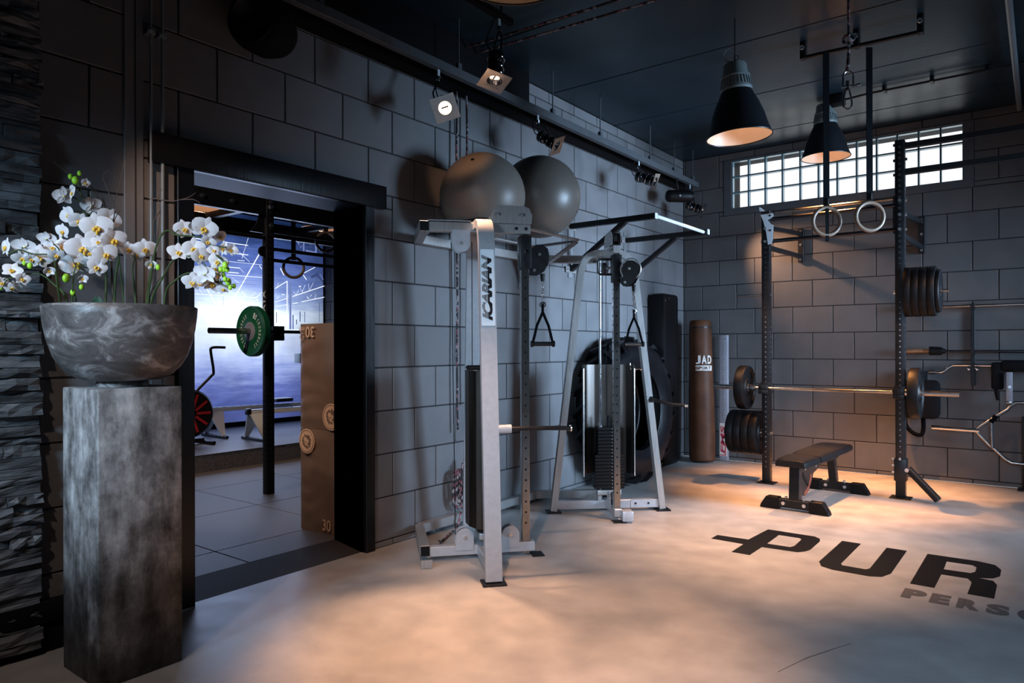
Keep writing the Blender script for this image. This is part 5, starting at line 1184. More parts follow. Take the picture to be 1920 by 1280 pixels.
# plates: bumper plates as things
def plate(name, x, y, z, R, w, m, label, group=None, axis=(1, 0, 0), cat='weight plate', lip=True):
    t = thing(name, (x, y, z), label, cat, group)
    prof = [(.027, -w * .42), (.07, -w * .42), (.075, -w * .5), (.09, -w * .5), (.10, -w * .36), (R * .82, -w * .36), (R * .88, -w * .5), (R * .985, -w * .5), (R, -w * .38), (R, w * .38), (R * .985, w * .5), (R * .88, w * .5), (R * .82, w * .36), (.10, w * .36), (.09, w * .5), (.075, w * .5), (.07, w * .42), (.027, w * .42)]
    mb = MB(); mb.lathe(prof, (x, y, z), axis, 56, close=True); mb.build('disc', M[m], t)
    mb = MB(); mb.lathe([(.026, -w * .45), (.042, -w * .45), (.042, w * .45), (.026, w * .45)], (x, y, z), axis, 24, close=True); mb.build('hub', M['steel'], t)
    return t
pos = ['outermost', 'second from outside', 'third from outside', 'innermost, next to the post']
for i in range(4):
    w = .072; x = 1.075 + i * .078
    plate('bumper_plate', x, YR, .502 - .0, .222, w, 'rubber', 'bumper plate on the low peg of the left rack post, %s' % pos[i], 'plates on the low peg')
for i in range(4):
    w = (.060, .059, .059, .056)[i]; x = 2.662 + i * .0605
    plate('bumper_plate', x, YR, 1.86, .222 if i < 4 else .2, w, 'rubber', 'black bumper plate on the high peg of the right rack post, %s' % ['innermost, touching the post', 'second from the post', 'third from the post', 'outermost'][i], 'plates on the high peg')
plate('iron_plate', 2.662 + 4 * .0605 - .014, YR, 1.86, .19, .026, 'rubber', 'thinner black plate closing the stack on the high peg', 'plates on the high peg')
YB = YR - .092; ZB = .962
bb = thing('barbell', (1.96, YB, ZB), 'long chrome barbell racked across the squat rack with one plate at each end', 'barbell')
mb = MB(); mb.cyl((1.30, YB, ZB), (2.62, YB, ZB), .0145, 16); mb.build('bar', M['steel'], bb)
for s, x0, x1 in ((-1, .885, 1.27), (1, 2.65, 3.045)):
    mb = MB(); mb.cyl((x0, YB, ZB), (x1, YB, ZB), .0245, 20); mb.build('sleeve', M['steel'], bb)
mb = MB(); mb.cyl((1.27, YB, ZB), (1.31, YB, ZB), .033, 18); mb.build('collar', M['steel'], bb)
mb = MB(); mb.cyl((2.62, YB, ZB), (2.655, YB, ZB), .033, 18); mb.build('collar', M['steel'], bb)
plate('bumper_plate', 1.205, YB, ZB, .222, .085, 'rubber', 'black bumper plate on the left end of the racked barbell', 'plates on the racked barbell')
plate('bumper_plate', 2.720, YB, ZB, .222, .080, 'rubber', 'black bumper plate on the right end of the racked barbell, rim lit warm', 'plates on the racked barbell')

# ================================================================== BENCH
bn = thing('weight_bench', (2.0, -1.72, 0), 'black adjustable flat bench in front of the squat rack', 'bench')
ba, bb_ = V((1.960, -2.26, 0)), V((2.03, -1.20, 0)); bd = (bb_ - ba).normalized(); bs = V((bd.y, -bd.x, 0))
def BP(a, s, z): return ba + bd * a + bs * s + V((0, 0, z))
def bench_foot(a, hw, off=0):
    mb = MB(); mb.beam(BP(a, off - hw + .12, .055), BP(a, off + hw - .12, .055), .06, .072, bev=.004); mb.build('foot_bar', M['black'], bn)
    for s in (-1, 1):
        x0, x1 = off + s * (hw - .16), off + s * hw
        mb = MB(); P = []
        for aa in (-.040, .040):
            for x, z in ((x0, .002), (x1, .002), (x1 - s * .012, .030), (x1 - s * .055, .100), (x0, .100)): P.append(BP(a + aa, x, z))
        mb._add(P, [(0, 1, 2, 3, 4), (9, 8, 7, 6, 5)] + [(i, (i + 1) % 5, 5 + (i + 1) % 5, 5 + i) for i in range(5)])
        bmesh.ops.bevel(mb.bm, geom=list(mb.bm.edges), offset=.004, segments=1, affect='EDGES'); mb.build('rubber_foot', M['rubber'], bn)
        mb = MB(); mb.cyl(BP(a - .030, off + s * .085, .056), BP(a - .040, off + s * .085, .056), .015, 12); mb.build('bolt', M['bolt'], bn)
        mb = MB(); mb.cyl(BP(a, off + s * .072, .09), BP(a, off + s * .072, .112), .011, 10); mb.build('bolt', M['bolt'], bn)
bench_foot(0, .285); bench_foot(1.06, .295, .02)
mb = MB(); mb.beam(BP(.01, 0, .09), BP(.03, 0, .375), .085, .075, up=bd, bev=.003); mb.build('front_upright', M['black'], bn)
mb = MB(); mb.beam(BP(1.06, .0, .09), BP(.97, 0, .36), .07, .06, up=bd, bev=.003); mb.build('rear_upright', M['black'], bn)
mb = MB(); mb.beam(BP(.0, 0, .36), BP(1.08, 0, .345), .07, .055, bev=.003); mb.build('spine', M['black'], bn)
mb = MB(); pl_ = [(.06, .37), (.06, .12), (.16, .105), (.24, .14), (.31, .20), (.36, .27), (.50, .30), (.62, .37)]
mb.prism(pl_, BP(0, -.035, 0), bd, (0, 0, 1), .006); mb.prism(pl_, BP(0, .030, 0), bd, (0, 0, 1), .006); mb.build('adjustment_plate', M['black'], bn)
mb = MB(); c0 = BP(.10, .0375, .33)
for k in range(16):
    a0 = math.radians(-84 + k * 4.2); a1 = math.radians(-84 + (k + 1) * 4.2)
    q = [c0 + bd * (r * math.cos(a)) + V((0, 0, r * math.sin(a))) + bs * .0 for r, a in ((.185, a0), (.225, a0), (.225, a1), (.185, a1))]
    mb._add(q, [(0, 1, 2, 3)])
mb.build('angle_scale', M['orange'], bn, smooth=False, recalc=False)
mb = MB(); mb.beam(BP(.08, .038, .30), BP(.22, .038, .19), .03, .008, up=bs); mb.build('angle_pointer', M['rubber'], bn)
for a, z in ((.12, .34), (.40, .33)):
    mb = MB(); mb.cyl(BP(a, .036, z), BP(a, .048, z), .014, 12); mb.build('bolt', M['bolt'], bn)
def pad(a0, a1, w0, w1, z, th, name, tilt=0):
    mb = MB(); n = 8; P = []
    prof = [(-.5, 0), (-.5, .62), (-.44, .93), (-.3, 1), (.3, 1), (.44, .93), (.5, .62), (.5, 0)]
    for i in range(n + 1):
        u = i / n; e = .94 if i in (0, n) else 1; w = (w0 + (w1 - w0) * u) * e
        for px, pz in prof: P.append(BP(a0 + (a1 - a0) * u, px * w, z + tilt * u + th * pz * (.86 if i in (0, n) else 1)))
    k = len(prof); F = [(i * k + j, i * k + j + 1, (i + 1) * k + j + 1, (i + 1) * k + j) for i in range(n) for j in range(k - 1)]
    F += [(i * k + k - 1, i * k, (i + 1) * k, (i + 1) * k + k - 1) for i in range(n)] + [tuple(range(k)), tuple(n * k + j for j in range(k - 1, -1, -1))]
    mb._add(P, F); mb.build(name, M['vinyl'], bn, angle=1.0)
pad(-.12, .235, .25, .285, .378, .060, 'seat_pad', .006)
pad(.255, 1.16, .285, .30, .384, .060, 'back_pad', .010)
mb = MB(); mb.beam(BP(.0, .0, .372), BP(1.10, 0, .378), .16, .02); mb.build('pad_frame', M['black'], bn)

# ================================================================== BARS HANGING ON THE BACK WALL
hold = thing('bar_holder', (3.06, -.03, 1.1), 'narrow black upright holding the horizontal bars on the back wall', 'bar holder')
mb = MB(); mb.box((3.045, -.035, .98), (3.078, -.006, 1.80), .003); mb.build('upright', M['black'], hold)
for z in (1.775, 1.325, 1.18):
    mb = MB(); mb.beam((3.061, -.03, z - .028), (3.061, -.10, z - .028), .034, .02); mb.beam((3.061, -.095, z - .03), (3.061, -.102, z + .018), .034, .010, up=(0, 1, 0)); mb.build('hook', M['black'], hold)
st = thing('bar_stand', (3.47, -.12, 0), 'black upright post standing by the back wall at the right edge', 'post')
mb = MB(); mb.box((3.455, -.098, .01), (3.54, -.02, .70), .004); mb.build('upright', M['black'], st)
mb = MB(); mb.box((3.42, -.19, 0), (3.62, -.01, .012), .003); mb.build('base_plate', M['black'], st)
def wallbar(name, label, build):
    t = thing(name, (3.2, -.08, 1), label, 'barbell', 'bars on the back wall'); build(t); return t
YW = -.075
def b1(t):
    mb = MB(); mb.cyl((2.80, YW, 1.773), (4.6, YW, 1.773), .0125, 12); mb.build('bar', M['steel'], t)
    mb = MB(); mb.cyl((2.45, YW, 1.773), (2.79, YW, 1.773), .020, 14); mb.cyl((2.785, YW, 1.773), (2.80, YW, 1.773), .028, 14); mb.build('sleeve', M['steel'], t)
wallbar('wall_barbell', 'straight chrome bar, highest of the bars on the back wall', b1)
def b2(t):
    mb = MB(); mb.cyl((2.74, YW, 1.322), (4.6, YW, 1.322), .0135, 12); mb.build('bar', M['black_gloss'], t)
    mb = MB(); mb.cyl((2.42, YW, 1.325), (2.70, YW, 1.325), .021, 14); mb.build('sleeve', M['plate_iron'], t)
    mb = MB(); mb.cyl((2.69, YW, 1.328), (2.80, YW, 1.325), .045, 12, .040); mb.cyl((2.80, YW, 1.325), (2.835, YW, 1.325), .032, 12, .02); mb.build('clamp_collar', M['rubber'], t)
wallbar('wall_barbell', 'dark bar with a black clamp collar, second from the top on the back wall', b2)
def b3(t):
    mb = MB(); mb.tube(smooth_path([(2.66, YW, 1.112), (2.74, YW, 1.110), (2.79, YW, 1.112), (2.825, YW, 1.130), (2.87, YW, 1.168), (2.895, YW, 1.182), (2.94, YW, 1.185), (3.25, YW, 1.184), (3.30, YW, 1.184)], 4), .0135, 12); mb.build('cambered_bar', M['chrome'], t)
    mb = MB(); mb.cyl((2.50, YW, 1.112), (2.60, YW, 1.112), .018, 12); mb.cyl((2.69, YW, 1.111), (2.74, YW, 1.111), .021, 14); mb.build('collar', M['steel'], t)
    for x in (3.030, 3.098):
        mb = MB(); mb.lathe([(.001, 0), (.016, .002), (.016, .008), (.001, .012)], (x, YW - .012, 1.152), (0, -1, 0), 14); mb.build('knob', M['chrome'], t)
wallbar('cambered_barbell', 'cambered chrome bar bent up in the middle, third from the top on the back wall', b3)
pb = thing('padded_attachment', (3.4, -.12, .86), 'black padded attachment with a grey steel strip at the right edge above the trap bar', 'gym attachment')
mb = MB(); mb.box((3.295, -.18, 1.135), (3.72, -.03, 1.235), .02); mb.build('pad', M['matt_black'], pb)
mb = MB(); mb.box((3.215, -.17, .955), (3.315, -.04, 1.215), .02); mb.tube([(3.25, -.1, .96), (3.262, -.1, .88), (3.27, -.1, .85)], .016, 8); mb.build('pad', M['matt_black'], pb)
mb = MB(); mb.box((3.335, -.195, .845), (3.385, -.180, 1.125), .004); mb.build('steel_strip', M['greyplastic'], pb)
mb = MB(); mb.cyl((3.362, -.195, .985), (3.362, -.205, .985), .013, 12); mb.build('bolt', M['bolt'], pb)
mb = MB(); mb.box((3.333, -.20, .825), (3.388, -.10, .850), .004); mb.build('hook_lip', M['steel'], pb)
tb = thing('trap_bar', (3.6, -.12, .25), 'chrome hexagonal trap bar hanging on the back wall at the right edge', 'trap bar')
YT = -.125
mb = MB(); mb.tube([(3.085, YT, .545), (3.12, YT, .585), (3.24, YT, .685), (3.345, YT, .765), (3.37, YT, .805), (3.41, YT, .835), (3.47, YT, .837), (4.05, YT, .837), (4.45, YT, .545)], .0145, 12)
mb.tube([(3.085, YT, .545), (3.12, YT, .50), (3.20, YT, .41), (3.24, YT, .375), (3.32, YT, .29), (3.37, YT, .257), (3.47, YT, .252), (4.05, YT, .252), (4.45, YT, .545)], .0145, 12)
mb.build('hexagon_frame', M['steel'], tb)
mb = MB(); mb.cyl((2.715, YT, .553), (3.115, YT, .545), .0215, 14); mb.build('sleeve', M['chrome'], tb)
mb = MB(); mb.cyl((3.222, YT - .005, .385), (3.212, YT - .005, .655), .0145, 12); mb.build('handle', M['steel'], tb)
mb = MB(); mb.cyl((3.208, YT, .635), (3.224, YT, .66), .024, 10); mb.cyl((3.23, YT, .655), (3.255, YT, .70), .024, 10); mb.build('hanging_strap', M['strap'], tb)
vb = thing('dip_belt', (2.62, -.16, .45), 'black bag and belt hanging on the back wall behind the right rack post', 'bag')
mb = MB(); mb.tube([(2.63, -.13, 1.12), (2.63, -.13, 1.0)], .05, 10); mb.box((2.46, -.22, .64), (2.79, -.05, 1.03), .05); mb.build('bag_body', M['matt_black'], vb)
mb = MB(); mb.tube(smooth_path([(2.475, -.13, .66), (2.49, -.15, .56), (2.55, -.16, .49), (2.62, -.16, .47), (2.645, -.15, .53), (2.64, -.13, .65)], 4), .020, 8); mb.build('strap_loop', M['strap'], vb)

# ================================================================== RINGS, ROPE AND HOOK FROM THE CEILING
gym_ring('gymnastic_ring', (2.315, -2.70, 2.318), (.62, -.78, 0), .1035, .0155, 3.60, 'wooden gymnastic ring before the rack, left one of the pair, strap tail below', 'pair of wooden gymnastic rings', tail=.05, sd=(.78, .62, 0), straps=.046)
gym_ring('gymnastic_ring', (2.590, -2.585, 2.340), (.62, -.78, 0), .1035, .0155, 3.60, 'wooden gymnastic ring in front of the rack, right one of the pair', 'pair of wooden gymnastic rings', sd=(.78, .62, 0), straps=.046)
rb = thing('ceiling_bar', (2.5, -2.66, 3.6), 'black steel bar under the ceiling from which the rings hang', 'bar')
mb = MB(); mb.cyl((2.15, -2.69, 3.60), (2.93, -2.645, 3.60), .016, 12); mb.build('bar', M['black'], rb)
for x, y in ((2.15, -2.69), (2.52, -2.665), (2.93, -2.645)):
    mb = MB(); mb.box((x - .02, y - .03, 3.585), (x + .02, y + .03, CZ), .003); mb.build('hanger', M['black'], rb)
    mb = MB(); mb.cyl((x, y - .045, 3.66), (x, y - .028, 3.66), .012, 10); mb.torus((x, y - .045, 3.665), (.3, -1, 0), .014, .004, 14, 6); mb.build('wing_bolt', M['bolt'], rb)
hk = thing('rope_with_shackle', (2.573, -3.2, 2.98), 'speckled rope ending in a steel shackle and snap hook between the ring straps', 'rope')
mb = MB(); mb.tube([(2.574, -3.2, CZ), (2.574, -3.2, 3.30), (2.566, -3.2, 3.23)], .0085, 8); mb.tube([(2.560, -3.2, 3.23), (2.576, -3.2, 3.40), (2.580, -3.2, 3.44)], .008, 8)
mb.torus((2.566, -3.19, 3.455), (.1, -1, 0), .028, .010, 16, 8); mb.torus((2.590, -3.20, 3.46), (.8, -.6, .2), .022, .009, 14, 8); mb.build('rope', M['rope'], hk)
mb = MB(); sx = V((.795, .606, 0)); c = V((2.570, -3.2, 3.20)); Zu = V((0, 0, 1))
mb.tube([c - sx * .034 - Zu * .085, c - sx * .034] + arc(c, .034, PI, 0, 8, sx, Zu) + [c + sx * .034, c + sx * .034 - Zu * .075], .0065, 10)
mb.cyl(c - sx * .045 - Zu * .075, c + sx * .055 - Zu * .062, .008, 10); mb.cyl(c + sx * .055 - Zu * .062, c + sx * .080 - Zu * .058, .012, 8); mb.build('shackle', M['steel'], hk)
mb = MB(); c = V((2.566, -3.2, 3.045)); 
mb.tube([c - sx * .006 + Zu * .10, c - sx * .022 + Zu * .02, c - sx * .030 - Zu * .03] + arc(c - Zu * .035, .030, PI, 2 * PI, 8, sx, Zu) + [c + sx * .028 - Zu * .01, c + sx * .016 + Zu * .045, c + Zu * .10], .0065, 10)
mb.cyl(c + Zu * .06, c + Zu * .125, .012, 10); mb.build('snap_hook', M['steel'], hk)

# ropes along the ceiling and down the left wall
rp = thing('climbing_rope', (.06, -4.3, 0), 'speckled rope down the wall behind the first cable machine, coiled at the bottom', 'rope')
for y, x in ((-4.350, .055), (-4.235, .055)):
    mb = MB(); q = random.Random(int(-y * 100))
    mb.tube([(x + q.uniform(-.003, .003), y + q.uniform(-.004, .004), z) for z in [3.33 - i * .2 for i in range(14 if y < -4.3 else 13)]], .0085, 8); mb.build('rope_run', M['rope'], rp)
q = random.Random(8)
for i in range(7):
    cx_, cy_ = .08 + q.uniform(-.02, .03), -4.355 + (i - 3) * .018 + q.uniform(-.01, .01)
    h0, h1 = .47 + q.uniform(-.05, .06), .17 + q.uniform(-.06, .05); w = q.uniform(.02, .045)
    loop = [(cx_, cy_ - w * .3, h0), (cx_ + .01, cy_ - w, (h0 + h1) / 2 + .05), (cx_, cy_ - w, h1 + .05), (cx_ + .01, cy_, h1), (cx_, cy_ + w, h1 + .05), (cx_ - .01, cy_ + w * .8, (h0 + h1) / 2), (cx_, cy_ + w * .2, h0)]
    mb = MB(); mb.tube(smooth_path(loop, 4), .0085, 7); mb.build('coil_loop', M['rope'], rp)
mb = MB(); mb.tube(smooth_path([(.10, -4.36, .14), (.12, -4.42, .04), (.16, -4.55, .012), (.24, -4.72, .012), (.28, -4.80, .03)], 5), .0085, 7); mb.build('rope_tail', M['rope'], rp)
for i, ((x0, y0), (x1, y1), lab) in enumerate((((.0, -4.205), (3.2, -4.09), 'speckled rope running along the ceiling, the one further from the camera'), ((.16, -4.322), (3.2, -4.26), 'speckled rope running along the ceiling, the one nearer the camera'))):
    mb = MB(); mb.tube([(x0 + (x1 - x0) * t / 12, y0 + (y1 - y0) * t / 12, 3.655 - .02 * math.sin(PI * t / 12)) for t in range(13)], .0085, 8)
    tag(mb.build('ceiling_rope', M['rope']), lab, 'rope', 'ropes under the ceiling')

# ================================================================== TRACK SPOTLIGHTS
def spotlight(hd, d, hang, label, s=1.0, roll=0.0):
    hd = V(hd); d = V(d).normalized(); t = thing('track_spotlight', hang, label, 'spotlight', 'theatre-style track spotlights')
    q = d.to_track_quat('Z', 'Y').to_matrix().to_4x4() @ Matrix.Rotation(roll, 4, 'Z'); q.translation = hd
    mb = MB(q); mb.lathe([(.001, -.115 * s), (.030 * s, -.113 * s), (.046 * s, -.100 * s), (.052 * s, -.080 * s), (.050 * s, -.045 * s), (.045 * s, -.040 * s), (.045 * s, .0), (.050 * s, .004 * s), (.050 * s, .060 * s), (.046 * s, .066 * s), (.046 * s, .095 * s)], (0, 0, 0), (0, 0, 1), 28); mb.build('lamp_can', M['black_gloss'], t, angle=.5)
    for z in (-.060, .008, .058):
        mb = MB(q); mb.torus((0, 0, z * s), (0, 0, 1), .0505 * s, .0028 * s, 28, 6); mb.build('band', M['chrome'], t)
    w = .082 * s
    mb = MB(q)
    for a, b in (((-w, -w), (w, -.050 * s)), ((-w, .050 * s), (w, w)), ((-w, -.050 * s), (-.050 * s, .050 * s)), ((.050 * s, -.050 * s), (w, .050 * s))): mb.box((a[0], a[1], .095 * s), (b[0], b[1], .099 * s))
    for k in range(16):
        a0, a1 = 2 * PI * k / 16, 2 * PI * (k + 1) / 16
        f = lambda a: max(abs(math.cos(a)), abs(math.sin(a)))
        P = [(.047 * s * math.cos(a0), .047 * s * math.sin(a0), .097 * s), (.047 * s * math.cos(a1), .047 * s * math.sin(a1), .097 * s), (.050 * s * math.cos(a1) / f(a1), .050 * s * math.sin(a1) / f(a1), .097 * s), (.050 * s * math.cos(a0) / f(a0), .050 * s * math.sin(a0) / f(a0), .097 * s)]
        mb._add(P, [(0, 1, 2, 3)])
    mb.build('gel_frame', M['steel'], t)
    mb = MB(q); mb.lathe([(.044 * s, .088 * s), (.036 * s, .060 * s), (.020 * s, .040 * s), (.001, .034 * s)], (0, 0, 0), (0, 0, 1), 24); mb.build('reflector', M['chrome'], t)
    mb = MB(q); mb.cyl((0, 0, .040 * s), (0, 0, .062 * s), .022 * s, 16); mb.build('halogen_bulb', M['bulb'], t)
    mb = MB(q); mb.box((-.024 * s, -.005 * s, .060 * s), (.024 * s, .005 * s, .068 * s), .002); mb.build('bulb_cap', M['steel'], t)
    for a in (1, -1):
        mb = MB(q); mb.cyl((a * .050 * s, 0, -.02 * s), (a * .068 * s, 0, -.02 * s), .012 * s, 10); mb.build('yoke_knob', M['chrome'], t)
    sx_ = (q.to_3x3() @ V((1, 0, 0))) * .060 * s; base = q @ V((0, 0, -.02 * s)); tp = V(hang) - V((0, 0, .06 * s))
    mb = MB(); mid = (base + tp) / 2
    mb.tube([base + sx_, base + sx_ * 1.0 + (tp - base) * .55, tp], .006 * s, 6); mb.tube([base - sx_, base - sx_ * 1.0 + (tp - base) * .55, tp], .006 * s, 6); mb.build('yoke', M['black_gloss'], t)
    mb = MB(); mb.beam(tp, V(hang) + V((0, 0, .0)), .022 * s, .006, up=(1, 0, 0)); mb.build('clamp_strap', M['pale'], t)
    mb = MB(); mb.cyl(tp - V((0, 0, .012)), tp + V((0, 0, .012)), .016 * s, 10); mb.build('clamp_bolt', M['chrome'], t)
    mb = MB(); bk = q @ V((0, 0, -.10 * s)); mb.tube(smooth_path([bk, bk + V((-.03, -.02, .02)), bk + V((-.05, -.03, .10)), V(hang) + V((-.02, -.02, 0))], 4), .004, 6); mb.build('power_cord', M['rubber'], t)
    return t
spotlight(SPOTS[0][0], (.62, -.62, -.52), (.30, -4.81, 3.29), 'track spotlight tilted towards the camera over the first gym ball', 1.0, .35)
spotlight(SPOTS[1][0], (.16, -.30, -.95), (1.0, -5.02, 3.36), 'largest track spotlight, pointing down just below the ceiling ropes', 1.0, .95)
spotlight(SPOTS[2][0], (.80, .20, -.55), (.30, -3.62, 3.29), 'track spotlight peeking over the darker gym ball', .92, .5)
spotlight(SPOTS[3][0], (.86, .20, -.36), (.30, -1.81, 3.29), 'track spotlight pointing right above the pull-up station', 1.0, .2)
spotlight(SPOTS[4][0], (.86, .15, -.40), (.30, -.50, 3.29), 'track spotlight furthest back, in the corner beside the speaker', 1.0, .2)

# ================================================================== SPEAKERS, PIPES, CONDUITS
t = thing('loudspeaker', (.36, -.92, 3.07), 'black capsule-shaped loudspeaker hanging in the corner at the end of the track', 'speaker')
ax = V((.75, .66, 0)).normalized(); c = V((.36, -.92, 3.075))
mb = MB(); mb.lathe([(.001, -.165), (.045, -.160), (.062, -.145), (.068, -.12), (.070, .02), (.068, .09), (.058, .135), (.036, .162), (.001, .172)], c, ax, 32); mb.build('body', M['rubber'], t, angle=1)
mb = MB(); mb.cyl(c + V((.03, -.068, -.01)), c + V((.035, -.074, -.01)), .012, 12); mb.build('badge', M['greyplastic'], t)
mb = MB(); mb.cyl(c + ax * .0, (.305, -.90, 3.30), .006, 8); mb.build('bracket', M['steel'], t)
t = thing('loudspeaker', (.22, -6.18, 3.10), 'large black round loudspeaker in the upper left corner above the door', 'speaker')
ax = V((.45, -.85, -.10)).normalized(); c = V((.24, -6.12, 3.12))
mb = MB(); mb.lathe([(.001, -.20), (.07, -.19), (.12, -.14), (.150, -.05), (.155, .08), (.145, .13), (.118, .150)], c, ax, 36); mb.build('body', M['matt_black'], t, angle=1)
mb = MB(); mb.lathe([(.118, .150), (.10, .120), (.05, .09), (.035, .105), (.001, .115)], c, ax, 32); mb.build('speaker_cone', M['rubber'], t, angle=1)
mb = MB(); mb.torus(c + ax * .15, ax, .120, .004, 36, 6); mb.build('trim_ring', M['rubber'], t)
mb = MB(); mb.cyl(c - V((.0, 0, -.10)), (0.0, -6.05, 3.25), .012, 8); mb.build('bracket', M['black'], t)
for y, lab in ((-6.640, 'thin grey pipe running up the wall beside the door, the left one'), (-6.582, 'thin grey pipe running up the wall beside the door, the right one')):
    pt_ = thing('wall_pipe', (.04, y, .25), lab, 'pipe', 'pair of thin wall pipes')
    mb = MB(); mb.cyl((.040, y, .24), (.040, y, CZ), .0065 if y < -6.6 else .008, 10); mb.build('pipe', M['pipe'], pt_)
    mb = MB(); mb.box((.0, y - .020, 2.955), (.052, y + .020, 2.985), .004); mb.cyl((.05, y, 2.97), (.062, y - .014, 2.97), .006, 8); mb.build('pipe_clip', M['pipe'], pt_)
mb = MB(); mb.tube([(1.95, -1.30, 3.655), (2.35, -1.30, 3.680), (4.9, -1.28, 3.680)], .010, 8)
co = mb.build('ceiling_conduit', M['black'], label='thin black conduit across the ceiling near the glass-block window', cat='conduit')
mb = MB(); mb.tube([(2.35, -1.25, 3.700), (4.9, -1.23, 3.700)], .006, 8); mb.build('second_line', M['black'], co)
for x in (2.48, 2.85, 3.25, 3.7):
    mb = MB(); mb.box((x - .012, -1.32, 3.67), (x + .012, -1.22, CZ)); mb.build('conduit_clip', M['black'], co)
mb = MB(); mb.box((2.03, -1.38, 3.63), (2.15, -1.24, CZ), .006); tag(mb.build('junction_box', M['matt_black']), 'small black junction box on the ceiling behind the snap hook', 'junction box')
mb = MB(); mb.cyl((3.44, -10.4, 3.66), (3.44, -.01, 3.66), .022, 12); tag(mb.build('ceiling_pipe', M['pipe']), 'grey pipe along the ceiling at the upper right edge', 'pipe')

# ================================================================== PEDESTAL, BOWL, ORCHIDS
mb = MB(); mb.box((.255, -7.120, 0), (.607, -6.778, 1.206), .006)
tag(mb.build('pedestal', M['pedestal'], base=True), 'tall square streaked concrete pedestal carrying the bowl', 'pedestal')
BCx, BCy = .430, -6.949
mb = MB()
out = [(.100, 1.207), (.102, 1.222), (.098, 1.232), (.150, 1.238), (.195, 1.258), (.232, 1.295), (.258, 1.340), (.276, 1.395), (.289, 1.455), (.296, 1.510), (.299, 1.549)]
inn = [(.294, 1.553), (.286, 1.549), (.282, 1.50), (.270, 1.42), (.245, 1.35), (.18, 1.29), (.001, 1.27)]
mb.lathe([(.001, 1.2075)] + out + inn, (BCx, BCy, 0), (0, 0, 1), 72)
tag(mb.build('planter_bowl', M['bowl'], angle=1.0, base=True), 'wide round marbled concrete bowl on the pedestal, planted with orchids', 'bowl')
mb = MB(); mb.lathe([(.270, 1.44), (.268, 1.465), (.18, 1.478), (.001, 1.482)], (BCx, BCy, 0), (0, 0, 1), 40)
tag(mb.build('soil', M['soil'], angle=1), 'dark soil filling the orchid bowl', 'soil', kind='stuff')
def petal_mesh(name, L, W, cup, m, pw=1.0, notch=0):
    mb = MB(); nu, nv = 6, 4; P = []
    for i in range(nu + 1):
        u = i / nu; w = W * (math.sin(PI * min(1, (u ** .75) * .94 + .03))) ** pw
        for j in range(nv + 1):
            v = j / nv * 2 - 1
            P.append((v * w, L * u, cup * (u * u - .3 * u) + .10 * W * (1 - v * v) * math.sin(PI * u) + .05 * L * math.sin(7 * v + 5 * u) * u * .4))
    F = [(i * (nv + 1) + j, i * (nv + 1) + j + 1, (i + 1) * (nv + 1) + j + 1, (i + 1) * (nv + 1) + j) for i in range(nu) for j in range(nv)]
    mb._add(P, F); return mb.mesh(name, M[m], angle=2)
PM = petal_mesh('petal', 1.0, .60, -.10, 'petal', .60)
SM = petal_mesh('sepal', .96, .33, -.14, 'petal', .75)
LM_ = None
mb = MB(); 
for s in (-1, 1):
    mb.ball((s * .12, -.08, .16), .11, 8, 6, (.8, 1.2, 1))
mb.ball((0, -.24, .18), .10, 8, 6, (.7, 1.7, .6)); mb.ball((0, .02, .10), .09, 8, 6); LM_ = mb.mesh('lip', M['lip'], angle=2)
mb = MB(); mb.ball((0, 0, .02), .12, 8, 6, (1, 1, .6)); mb.cyl((0, 0, -.30), (0, 0, 0), .025, 6, .05); CM = mb.mesh('flower', M['core'], angle=2)
def flower(c, size, n, kind, spray, rnd):
    q = V(n).to_track_quat('Z', 'Y').to_matrix()
    q = q @ Matrix.Rotation(rnd.uniform(-.45, .45), 3, 'Z')
    o = bpy.data.objects.new('flower', CM); link(o); o.parent = spray; o.location = V(c) - WL[spray.name]
    o.rotation_euler = q.to_euler(); s = size * 1.05; o.scale = (s, s, s); WL[o.name] = V(c)
    cup = .62 if kind == 'c' else rnd.uniform(.02, .30)
    for ang, me, sc in ((0, SM, 1), (72, PM, 1), (-72, PM, 1), (142, SM, .95), (-142, SM, .95)):
        p = bpy.data.objects.new('sepal' if me is SM else 'petal', me); link(p); p.parent = o
        a = math.radians(ang + rnd.uniform(-7, 7)); k = sc * rnd.uniform(.92, 1.05) * (.85 if kind == 'c' else 1)
        p.rotation_euler = (Matrix.Rotation(a, 3, 'Z') @ Matrix.Rotation(cup + rnd.uniform(-.12, .12), 3, 'X')).to_euler(); p.scale = (k, k, k)
        if me is PM: p.location = (0, 0, .03)
    p = bpy.data.objects.new('lip', LM_); link(p); p.parent = o
    k = 1.15 if kind != 'c' else 1.0; p.scale = (k, k, k)
rnd = random.Random(3)
BC0 = V((BCx, BCy, 0))
def into_bowl(p):                                               # stems are planted inside the rim
    d = V((p[0], p[1], 0)) - BC0
    if d.length > .23: d = d.normalized() * .23
    return V((BCx + d.x, BCy + d.y, 1.468))
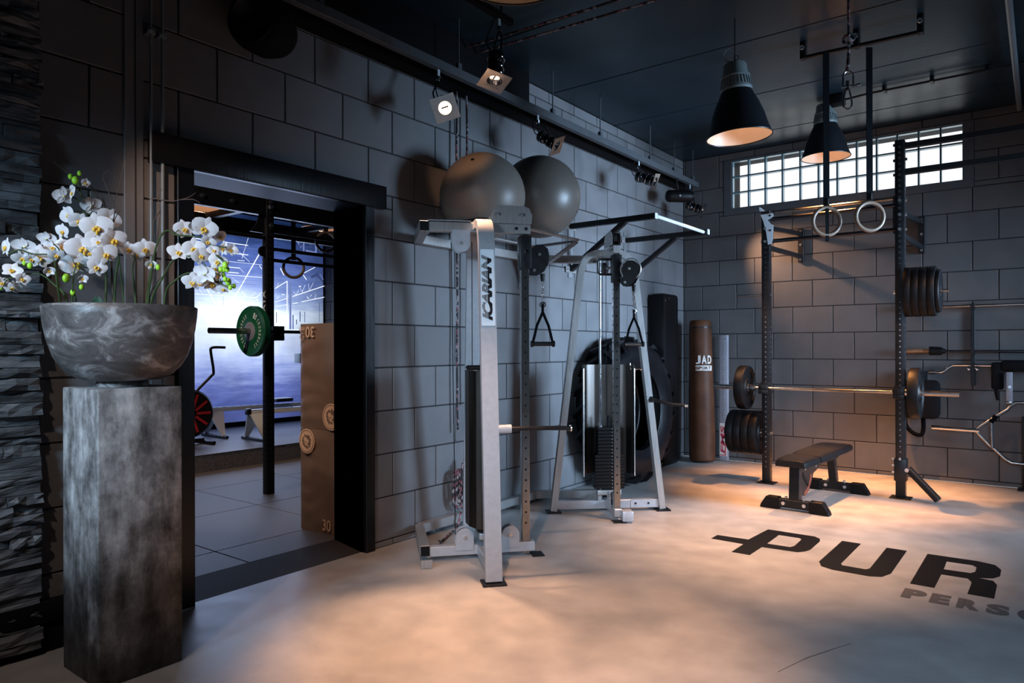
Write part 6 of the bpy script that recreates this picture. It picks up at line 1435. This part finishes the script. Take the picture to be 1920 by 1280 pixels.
for lab, stems, fls, buds in SPRAYS:
    root = into_bowl(stems[0][0]); root.z = 1.468
    sp_ = thing('orchid_spray', root, lab, 'orchid', 'artificial orchid sprays in the bowl')
    allp = []
    for i, s in enumerate(stems):
        pts = [V(p) for p in s]
        if pts[0].z < 1.56: pts = [into_bowl(pts[0])] + [p for p in pts[1:]]
        sm = smooth_path(pts, 5); allp += sm
        n = len(sm); mb = MB(); mb.tube(sm, [(.0048 if i == 0 else .0036) * (1 - .45 * k / n) for k in range(n)], 7); mb.build('stem', M['stem'], sp_)
    for c, size, n, k in fls:
        flower(c, size, n, k, sp_, rnd)
        cv = V(c) - V(n) * size * .3; nb = min(allp, key=lambda p: (p - cv).length)
        if .004 < (nb - cv).length < .16:
            mb = MB(); mb.tube(smooth_path([nb, (nb + cv) / 2 + V((0, 0, .008)), cv], 3), .0018, 5); mb.build('flower_stalk', M['stemdark'], sp_)
    for c, r in buds:
        white = r > .036
        mb = MB(); mb.ball(c, r, 10, 8, (.85, .85, 1.15)); mb.build('bud', M['bud'], sp_)
        nb = min(allp, key=lambda p: (p - V(c)).length)
        if (nb - V(c)).length < .16:
            mb = MB(); mb.tube([nb, (nb + V(c)) / 2 + V((0, 0, .004)), V(c)], .0016, 5); mb.build('bud_stalk', M['stemdark'], sp_)
for i, (br, lab) in enumerate(zip(TWIGS, ('bare brown twig reaching up left behind the tallest orchid spray', 'bare dark twig reaching up in front of the door frame edge'))):
    root = into_bowl(br[0][0]); tw = thing('bare_twig', root, lab, 'twig', 'bare twigs in the bowl')
    for k, s in enumerate(br):
        pts = [V(p) for p in s]
        if pts[0].z < 1.56: pts = [into_bowl(pts[0])] + pts[1:]
        sm = smooth_path(pts, 4); n = len(sm)
        mb = MB(); mb.tube(sm, [(.0042 if k == 0 and i == 0 else .0026) * (1 - .65 * q / n) for q in range(n)], 6); mb.build('branch', M['twig'], tw)
mb = MB(); P = []; n = 8
for i in range(n + 1):
    a = i / n
    for j in range(5):
        v = j / 2 - 1; w = .036 * math.sin(PI * min(1, a * .85 + .12)) ** .7
        P.append((BCx - .10 + v * w * .8 , BCy - .05 - a * .012 + v * w * .6, 1.475 + .115 * a + .01 * v * v))
mb._add(P, [(i * 5 + j, i * 5 + j + 1, (i + 1) * 5 + j + 1, (i + 1) * 5 + j) for i in range(n) for j in range(4)])
tag(mb.build('orchid_leaf', M['leaf'], angle=2), 'single dark green rounded orchid leaf rising at the bowl rim', 'leaf')
